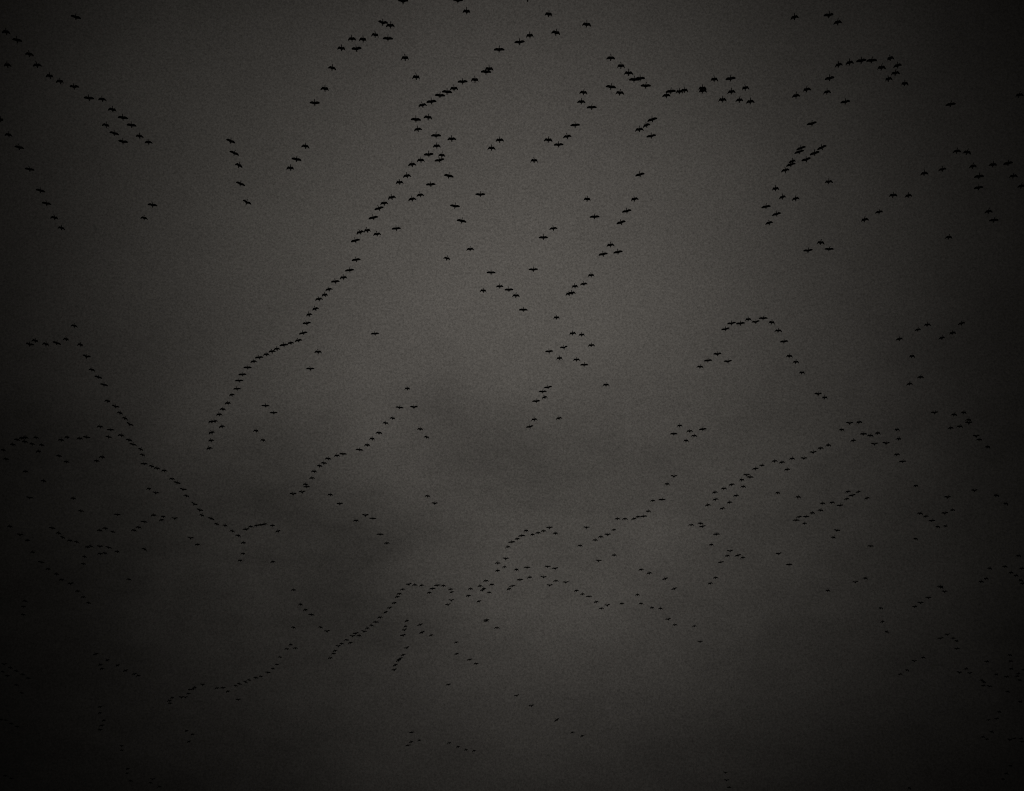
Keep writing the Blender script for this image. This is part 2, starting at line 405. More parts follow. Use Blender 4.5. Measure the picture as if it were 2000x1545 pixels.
2.96 121.02 144.24 0.0 0.0 1.2 D1|droop-winged black bird flying alone above centre, right of a close pair
38.5 124.45 148.09 -10.0 9.9 1.0 M5|flex-winged black bird, sixth from top in the tightly tilted cluster at right, mid upper height
70.04 128.09 151.96 -8.5 9.0 9.1 L4|level-winged black bird, fifth from left in the dark cluster of seven at the right edge
-13.4 121.78 144.34 -3.5 3.9 7.6 M0|flex-winged black bird, second from top in the long diagonal line, upper stretch
39.18 127.67 151.19 -12.5 12.5 3.1 L1|level-winged black bird, seventh from top in the tightly tilted cluster at right, mid upper height
67.2 126.89 150.26 -1.5 1.7 9.8 M3|flex-winged black bird, fourth from left in the dark cluster of seven at the right edge
-36.67 121.99 144.43 18.0 -20.2 9.2 M0|flex-winged black bird, third from top in short steep line of five left of upper centre
63.97 126.23 149.16 -7.0 6.9 6.8 M1|flex-winged black bird, first from left in the dark cluster of seven at the right edge
-30.26 124.39 146.64 2.0 -1.7 6.9 D4|droop-winged black bird, first from left in the arching line at upper left of centre
-66.92 126.4 148.7 8.0 -7.3 1.1 L2|level-winged black bird, fourth from top in the steep line down the upper left edge
61.17 129.46 152.26 -8.0 7.3 1.9 M3|flex-winged black bird, sixth from left in the line of six rising toward the right edge
37.31 124.45 146.26 -9.0 9.0 5.6 M3|flex-winged black bird, eighth from top in the tightly tilted cluster at right, mid upper height
58.0 128.58 150.41 -7.0 8.6 9.9 M2|flex-winged black bird, fifth from left in the line of six rising toward the right edge
18.24 130.41 152.25 -9.5 11.6 9.4 L3|level-winged black bird, first from top in the steep line of four right of upper centre
-14.2 123.75 144.33 -6.0 6.9 5.6 M2|flex-winged black bird, third from top in the long diagonal line, upper stretch
-8.71 126.14 147.05 8.0 -9.9 9.2 L0|level-winged black bird, first from top in steep loose line of four falling through upper centre
69.89 127.67 148.76 -7.5 6.9 2.3 D2|droop-winged black bird, sixth from left in the dark cluster of seven at the right edge
63.4 124.3 144.81 -4.5 4.7 8.4 L0|level-winged black bird, third from left in the dark cluster of seven at the right edge
44.64 129.6 149.77 -3.0 2.6 3.1 D3|droop-winged black bird flying alone right of the tilted cluster
-15.56 127.32 147.05 -0.5 0.4 2.4 D5|droop-winged black bird, fourth from top in the long diagonal line, upper stretch
-37.76 128.02 147.53 17.0 -16.8 3.7 L2|level-winged black bird, fourth from top in short steep line of five left of upper centre
-11.26 127.56 146.87 -2.0 1.7 2.1 L2|level-winged black bird, third from left in row of three right of long diagonal line
72.2 130.71 150.14 -4.0 3.9 8.6 M1|flex-winged black bird, seventh from left in the dark cluster of seven at the right edge
66.08 130.73 149.8 -5.0 5.2 9.1 L2|level-winged black bird, second from left in the dark cluster of seven at the right edge
35.9 125.86 144.1 -6.5 6.4 4.5 D0|droop-winged black bird, third from left in the loose six under the tilted right cluster
-65.53 128.5 146.68 10.0 -9.9 4.9 L0|level-winged black bird, fifth from top in the steep line down the upper left edge
-4.4 128.58 145.94 1.0 -1.3 1.5 L5|level-winged black bird flying alone, wide, in upper centre right of the falling line
-13.24 133.75 151.68 -2.5 3.0 3.2 M4|flex-winged black bird, second from left in row of three right of long diagonal line
52.96 128.97 146.24 -2.5 2.1 8.0 D3|droop-winged black bird, third from left in the line of six rising toward the right edge
57.0 133.47 151.22 -5.5 6.0 8.3 M4|flex-winged black bird, fourth from left in the line of six rising toward the right edge
38.18 131.12 148.27 -11.5 12.0 7.5 M5|flex-winged black bird, fifth from left in the loose six under the tilted right cluster
-16.84 130.09 147.05 -6.5 7.3 6.5 D6|droop-winged black bird, fifth from top in the long diagonal line, upper stretch
39.43 129.32 145.95 -9.5 8.6 1.4 M1|flex-winged black bird, sixth from left in the loose six under the tilted right cluster
-13.79 128.47 144.93 -7.5 8.2 4.7 M2|flex-winged black bird, first from left in row of three right of long diagonal line
17.49 132.96 149.91 -8.0 8.6 9.8 D5|droop-winged black bird, second from top in the steep line of four right of upper centre
10.43 129.04 145.53 0.5 -0.4 5.3 D0|upper droop-winged black bird of the steep pair right of upper centre
-36.74 129.06 144.87 17.5 -15.9 2.5 U6|raised-winged black bird, fifth from top in short steep line of five left of upper centre
-18.06 131.8 147.75 -2.0 2.1 3.0 D6|droop-winged black bird, sixth from top in the long diagonal line, upper stretch
-65.59 131.47 147.33 7.0 -6.0 2.3 L0|level-winged black bird, sixth from top in the steep line down the upper left edge
-49.87 129.58 144.91 7.0 -7.3 6.0 L2|upper level-winged black bird of the pair below the upper left diagonal line
-7.96 130.45 145.63 6.5 -7.3 6.1 L5|level-winged black bird, second from top in steep loose line of four falling through upper centre
36.77 135.39 150.99 -7.0 6.4 4.4 L1|level-winged black bird, first from left in the loose six under the tilted right cluster
-18.72 131.78 146.64 -11.0 11.6 4.0 L2|level-winged black bird, seventh from top in the long diagonal line, upper stretch
16.37 133.86 148.35 -10.0 9.9 4.2 L4|level-winged black bird, third from top in the steep line of four right of upper centre
68.23 134.34 148.83 -6.5 7.3 8.8 M2|upper flex-winged black bird of the pair under the right edge cluster
53.43 136.59 151.16 -5.5 5.6 4.5 M3|flex-winged black bird, second from left in the line of six rising toward the right edge
38.68 137.43 151.64 -13.0 12.9 8.6 L0|level-winged black bird, fourth from left in the loose six under the tilted right cluster
11.51 131.28 144.38 -1.5 1.7 4.8 L6|lower level-winged black bird of the steep pair right of upper centre
-19.76 134.23 147.4 -8.5 8.6 6.3 L3|level-winged black bird, eighth from top in the long diagonal line, upper stretch
-66.96 137.93 151.4 7.5 -8.2 9.4 D3|droop-winged black bird, seventh from top in the steep line down the upper left edge
-53.99 138.31 151.76 8.0 -7.7 3.2 M1|lower flex-winged black bird of the pair below the upper left diagonal line
49.32 132.0 144.56 -7.0 7.3 9.7 D6|droop-winged black bird, first from left in the line of six rising toward the right edge
69.79 136.71 149.55 -1.5 1.7 6.8 L3|lower level-winged black bird of the pair under the right edge cluster
-7.02 131.67 143.96 9.5 -9.5 8.0 L1|level-winged black bird, third from top in steep loose line of four falling through upper centre
15.36 133.16 145.24 -11.5 12.9 9.3 L2|level-winged black bird, fourth from top in the steep line of four right of upper centre
37.85 139.16 151.62 -10.5 10.3 6.6 M3|flex-winged black bird, second from left in the loose six under the tilted right cluster
-65.5 137.97 149.26 13.0 -11.2 2.0 M4|flex-winged black bird, eighth from top in the steep line down the upper left edge
-17.09 140.08 151.4 -3.5 3.4 2.7 L6|right level-winged black bird of the pair right of the long diagonal line
5.98 137.27 148.4 -4.0 3.9 1.1 M3|upper flex-winged black bird of the pair just above picture centre
-20.55 134.98 145.57 -5.0 5.2 3.8 D1|droop-winged black bird, ninth from top in the long diagonal line, upper stretch
-21.86 137.01 147.34 -12.0 12.5 3.1 D3|droop-winged black bird, tenth from top in the long diagonal line, upper stretch
-19.72 139.32 149.4 -2.5 2.6 3.8 D3|left droop-winged black bird of the pair right of the long diagonal line
64.73 141.53 151.08 -1.0 0.9 6.8 M1|flex-winged black bird flying alone near the right edge, mid height
4.59 139.79 149.18 -0.5 0.9 9.3 L0|lower level-winged black bird of the pair just above picture centre
-23.04 140.73 149.52 -9.0 9.9 7.5 L3|level-winged black bird, eleventh from top in the long diagonal line, upper stretch
44.13 137.03 145.22 0.5 -0.4 8.2 D4|droop-winged black bird, second from left of the trio at right, below the tilted cluster
13.98 136.49 144.15 -3.5 3.9 5.5 D6|droop-winged black bird, second from left of the trio right of picture centre
-6.26 143.78 150.88 -0.5 0.9 3.1 D6|droop-winged black bird, fourth from top in steep loose line of four falling through upper centre
47.57 144.37 151.49 0.5 0.0 2.0 L4|level-winged black bird, third from left of the trio at right, below the tilted cluster
42.65 138.76 145.37 -3.5 2.6 3.0 L5|level-winged black bird, first from left of the trio at right, below the tilted cluster
15.16 137.98 144.26 -8.0 8.2 6.4 L0|level-winged black bird, third from left of the trio right of picture centre
13.19 139.8 145.7 -8.5 8.6 9.8 L0|level-winged black bird, first from left of the trio right of picture centre
-9.76 145.03 150.2 10.5 -9.5 2.7 M5|flex-winged black bird flying alone at centre, left of the falling line's end
-23.62 146.85 151.77 -6.5 6.4 7.6 L1|level-winged black bird, first from top in the long diagonal line, middle stretch
3.16 144.44 147.21 0.0 -0.4 2.7 L5|level-winged black bird flying alone at picture centre above the hooked group
-24.26 145.77 148.44 -5.5 5.2 3.8 L6|level-winged black bird, second from top in the long diagonal line, middle stretch
-3.12 145.53 147.69 0.0 0.0 4.0 L0|level-winged black bird, second from left in the hooked group of six at picture centre
11.6 143.56 145.17 -5.0 3.9 1.7 D0|droop-winged black bird, fifth from left in the short row of five right of picture centre
-25.51 148.38 149.5 -2.5 2.6 7.8 D6|droop-winged black bird, third from top in the long diagonal line, middle stretch
-27.26 151.7 151.94 -5.0 4.3 8.4 L0|level-winged black bird, fourth from top in the long diagonal line, middle stretch
11.04 151.3 151.0 -4.5 3.9 2.8 M3|flex-winged black bird, fourth from left in the short row of five right of picture centre
9.39 147.26 146.54 -7.0 6.0 4.3 D0|droop-winged black bird, third from left in the short row of five right of picture centre
-1.88 151.24 150.42 -0.5 0.4 3.2 M3|flex-winged black bird, third from left in the hooked group of six at picture centre
-27.18 146.62 145.28 -10.0 9.0 1.3 M0|flex-winged black bird, fifth from top in the long diagonal line, middle stretch
-0.46 148.69 147.22 -0.5 0.9 7.7 L2|level-winged black bird, fourth from left in the hooked group of six at picture centre
-4.34 149.86 148.18 1.0 -0.9 4.0 D0|droop-winged black bird, first from left in the hooked group of six at picture centre
9.02 149.54 147.37 -8.5 7.3 7.4 D2|droop-winged black bird, second from left in the short row of five right of picture centre
8.63 150.02 147.7 -7.5 7.3 7.5 D6|droop-winged black bird, first from left in the short row of five right of picture centre
-28.93 153.39 150.73 -4.0 4.3 9.5 D1|droop-winged black bird, sixth from top in the long diagonal line, middle stretch
0.58 148.77 146.08 3.0 -3.0 7.4 D6|droop-winged black bird, fifth from left in the hooked group of six at picture centre
-29.54 152.22 148.67 -5.0 3.9 3.3 D3|droop-winged black bird, seventh from top in the long diagonal line, middle stretch
-29.93 152.33 146.75 -10.5 9.5 5.5 M5|flex-winged black bird, eighth from top in the long diagonal line, middle stretch
1.73 154.18 148.3 1.0 -0.4 7.2 L1|level-winged black bird, sixth from left in the hooked group of six at picture centre
-31.44 155.65 148.68 -9.5 8.6 3.9 M6|flex-winged black bird, ninth from top in the long diagonal line, middle stretch
7.03 158.97 151.17 -1.0 0.9 5.6 D1|droop-winged black bird flying alone just above the cluster right of centre
38.9 155.88 148.09 -1.0 0.9 1.6 L4|level-winged black bird, sixth from left in the big arch at right, middle height
37.27 158.97 150.78 -5.0 3.9 2.4 D0|droop-winged black bird, fourth from left in the big arch at right, middle height
39.61 163.93 154.83 -5.0 4.3 3.4 U0|raised-winged black bird, fifth from left in the big arch at right, middle height
40.79 158.6 149.78 4.5 -3.9 9.9 D1|droop-winged black bird, seventh from left in the big arch at right, middle height
34.15 157.1 148.15 -6.0 5.2 4.8 L5|level-winged black bird, second from left in the big arch at right, middle height
-31.95 157.13 148.16 -7.0 6.4 5.8 U6|raised-winged black bird, tenth from top in the long diagonal line, middle stretch
35.28 156.04 147.15 -5.5 4.7 8.6 L4|level-winged black bird, third from left in the big arch at right, middle height
70.07 157.45 148.46 -10.5 8.2 3.3 M3|flex-winged black bird, third from left of the right trio of three rising near right edge
64.71 157.59 148.32 -6.0 4.3 3.2 D4|droop-winged black bird, third from left of the left trio of three rising at right
-68.06 157.31 147.83 11.0 -8.2 1.6 M1|flex-winged black bird flying alone above the left middle arch
33.97 161.29 150.8 -9.0 7.3 3.1 L5|level-winged black bird, first from left in the big arch at right, middle height
64.42 160.99 150.43 -9.5 7.3 1.3 M6|flex-winged black bird, second from left of the left trio of three rising at right
41.71 159.03 148.39 -2.0 1.7 5.0 D2|droop-winged black bird, eighth from left in the big arch at right, middle height
-32.81 159.68 148.49 -11.0 8.6 1.5 L6|level-winged black bird, eleventh from top in the long diagonal line, middle stretch
70.64 163.09 151.62 -7.0 6.0 9.4 D6|droop-winged black bird, second from left of the right trio of three rising near right edge
9.49 159.23 148.0 -4.0 3.9 6.4 D5|droop-winged black bird, fourth from left in the cluster of eight right of picture centre
-22.49 166.81 154.89 -4.0 2.6 2.0 L4|level-winged black bird flying alone left of centre, well right of the long line
11.04 161.27 149.59 -4.5 3.4 1.3 D0|droop-winged black bird, sixth from left in the cluster of eight right of picture centre
67.78 160.72 148.4 -8.0 6.4 3.3 M5|flex-winged black bird, first from left of the right trio of three rising near right edge
63.81 168.03 154.81 -6.0 4.7 8.3 M3|flex-winged black bird, first from left of the left trio of three rising at right
-72.38 165.74 152.7 11.5 -8.2 2.7 D1|droop-winged black bird, fifth from left in the left middle arch and its falling tail
-33.41 159.72 146.95 -8.0 6.9 5.5 M3|flex-winged black bird, first from top in the S-curve ending the long diagonal line
-74.89 160.47 147.58 14.0 -10.3 4.6 D5|droop-winged black bird, second from left in the left middle arch and its falling tail
43.92 164.98 151.5 -3.5 3.0 6.9 L2|level-winged black bird, ninth from left in the big arch at right, middle height
-35.54 164.14 150.43 -7.0 5.6 3.5 M0|flex-winged black bird, second from top in the S-curve ending the long diagonal line
-72.63 163.2 149.56 17.0 -12.9 6.1 L3|level-winged black bird, fourth from left in the left middle arch and its falling tail
-73.11 160.61 146.97 16.5 -12.9 7.9 D5|droop-winged black bird, third from left in the left middle arch and its falling tail
-76.55 162.46 148.58 12.0 -9.5 7.6 U0|raised-winged black bird, first from left in the left middle arch and its falling tail
-69.46 164.9 150.72 11.0 -7.7 2.4 D0|droop-winged black bird, sixth from left in the left middle arch and its falling tail
-36.71 164.68 150.48 -6.5 6.0 8.9 L1|level-winged black bird, third from top in the S-curve ending the long diagonal line
12.54 162.02 148.01 -1.0 0.4 1.5 D6|droop-winged black bird, eighth from left in the cluster of eight right of picture centre
8.64 170.47 155.1 -6.5 4.7 1.8 U2|raised-winged black bird, third from left in the cluster of eight right of picture centre
-38.73 169.09 153.6 -3.5 3.0 2.5 M1|flex-winged black bird, fourth from top in the S-curve ending the long diagonal line
-39.13 167.66 151.75 -3.5 3.0 9.3 M3|flex-winged black bird, fifth from top in the S-curve ending the long diagonal line
6.14 169.99 153.84 -3.5 2.6 8.1 L2|level-winged black bird, first from left in the cluster of eight right of picture centre
-30.88 163.82 148.22 1.0 -1.3 9.5 D3|upper droop-winged black bird of the pair right of the long line's S-curve
33.21 166.35 150.0 -2.0 1.7 6.5 U0|raised-winged black bird, third from left in the wedge of four inside the right middle arch
-41.11 172.36 155.31 -1.5 1.7 6.6 M1|flex-winged black bird, sixth from top in the S-curve ending the long diagonal line
45.77 170.19 153.0 -0.5 0.4 8.7 D4|droop-winged black bird, tenth from left in the big arch at right, middle height
66.81 172.32 154.86 -2.5 2.1 8.5 D1|droop-winged black bird flying alone below the two rising trios at right
-67.79 164.29 147.63 13.0 -10.3 9.4 U2|raised-winged black bird, seventh from left in the left middle arch and its falling tail
-40.51 165.33 148.39 -4.5 3.4 3.2 L1|level-winged black bird, seventh from top in the S-curve ending the long diagonal line
7.59 164.73 147.69 -4.5 3.4 6.1 D0|droop-winged black bird, second from left in the cluster of eight right of picture centre
10.72 171.55 153.39 -0.5 0.0 3.9 D3|droop-winged black bird, fifth from left in the cluster of eight right of picture centre
32.32 170.58 152.36 -4.0 3.0 6.6 L3|level-winged black bird, second from left in the wedge of four inside the right middle arch
-42.03 168.37 150.22 -7.0 5.2 3.2 M2|flex-winged black bird, eighth from top in the S-curve ending the long diagonal line
35.46 169.84 151.47 -6.0 5.2 4.9 U4|raised-winged black bird, fourth from left in the wedge of four inside the right middle arch
48.11 175.47 156.35 -2.0 1.3 5.2 D4|droop-winged black bird, eleventh from left in the big arch at right, middle height
12.13 174.21 154.6 1.0 -0.4 5.1 L3|level-winged black bird, seventh from left in the cluster of eight right of picture centre
30.96 170.89 151.25 -0.5 0.0 1.6 D2|droop-winged black bird, first from left in the wedge of four inside the right middle arch
-42.76 167.93 148.5 -1.5 1.3 5.0 L0|level-winged black bird, ninth from top in the S-curve ending the long diagonal line
-32.55 167.74 148.08 1.0 -0.9 2.2 L2|lower level-winged black bird of the pair right of the long line's S-curve
-70.95 175.66 154.78 14.5 -10.7 5.6 M4|flex-winged black bird, eighth from left in the left middle arch and its falling tail
49.44 177.74 155.95 -2.0 1.3 6.9 D0|droop-winged black bird, twelfth from left in the big arch at right, middle height
-46.0 177.94 155.69 -2.5 2.6 10.0 L6|level-winged black bird, tenth from top in the S-curve ending the long diagonal line
66.81 170.89 149.03 -4.0 3.0 2.2 M2|upper flex-winged black bird of the pair below the lone bird at right
-71.19 179.81 156.7 15.0 -11.6 9.2 L6|level-winged black bird, ninth from left in the left middle arch and its falling tail
-46.5 178.43 154.71 -1.5 1.3 3.0 L4|level-winged black bird, eleventh from top in the S-curve ending the long diagonal line
68.11 179.8 155.16 -9.5 6.4 2.4 M2|lower flex-winged black bird of the pair below the lone bird at right
-70.61 181.66 156.55 13.5 -9.5 5.1 L3|level-winged black bird, tenth from left in the left middle arch and its falling tail
15.61 174.27 150.23 -3.5 2.6 3.4 D2|droop-winged black bird flying alone below right of the central cluster
6.05 176.78 151.81 -7.0 5.2 2.8 L5|level-winged black bird, first from top in the tight group of four below the central cluster
-18.2 183.18 156.98 1.0 -0.9 7.1 D1|droop-winged black bird alone at the peak of the lower central wedge
-47.5 181.73 155.68 -2.5 2.1 3.4 L0|level-winged black bird, twelfth from top in the S-curve ending the long diagonal line
5.27 180.94 154.38 -2.5 1.7 4.2 L4|level-winged black bird, second from top in the tight group of four below the central cluster
52.39 180.47 153.43 1.0 -0.9 7.2 U2|left raised-winged black bird of the pair ending the right middle arch
-49.31 185.77 157.74 -10.0 8.6 6.7 M6|flex-winged black bird, thirteenth from top in the S-curve ending the long diagonal line
5.55 179.82 152.19 -12.0 9.5 4.4 D1|droop-winged black bird, third from top in the tight group of four below the central cluster
53.12 179.79 152.1 -2.0 1.3 7.9 D1|right droop-winged black bird of the pair ending the right middle arch
-70.02 183.69 154.56 12.0 -9.0 9.6 D4|droop-winged black bird, eleventh from left in the left middle arch and its falling tail
4.1 179.76 151.27 -4.0 3.0 6.8 L4|level-winged black bird, fourth from top in the tight group of four below the central cluster
-50.26 187.79 157.5 -1.0 0.9 9.1 D5|droop-winged black bird, fourteenth from top in the S-curve ending the long diagonal line
-41.44 178.77 149.45 3.0 -2.1 2.3 L3|level-winged black bird at left of the short pair beside the S-curve's lower end
-68.36 183.31 152.99 15.0 -10.3 4.3 U3|raised-winged black bird, twelfth from left in the left middle arch and its falling tail
-16.72 181.34 151.26 2.0 -1.7 6.9 U0|right raised-winged black bird of the pair under the lower central wedge's peak
-19.58 185.23 154.38 5.5 -3.4 3.7 L4|left level-winged black bird of the pair under the lower central wedge's peak
"""

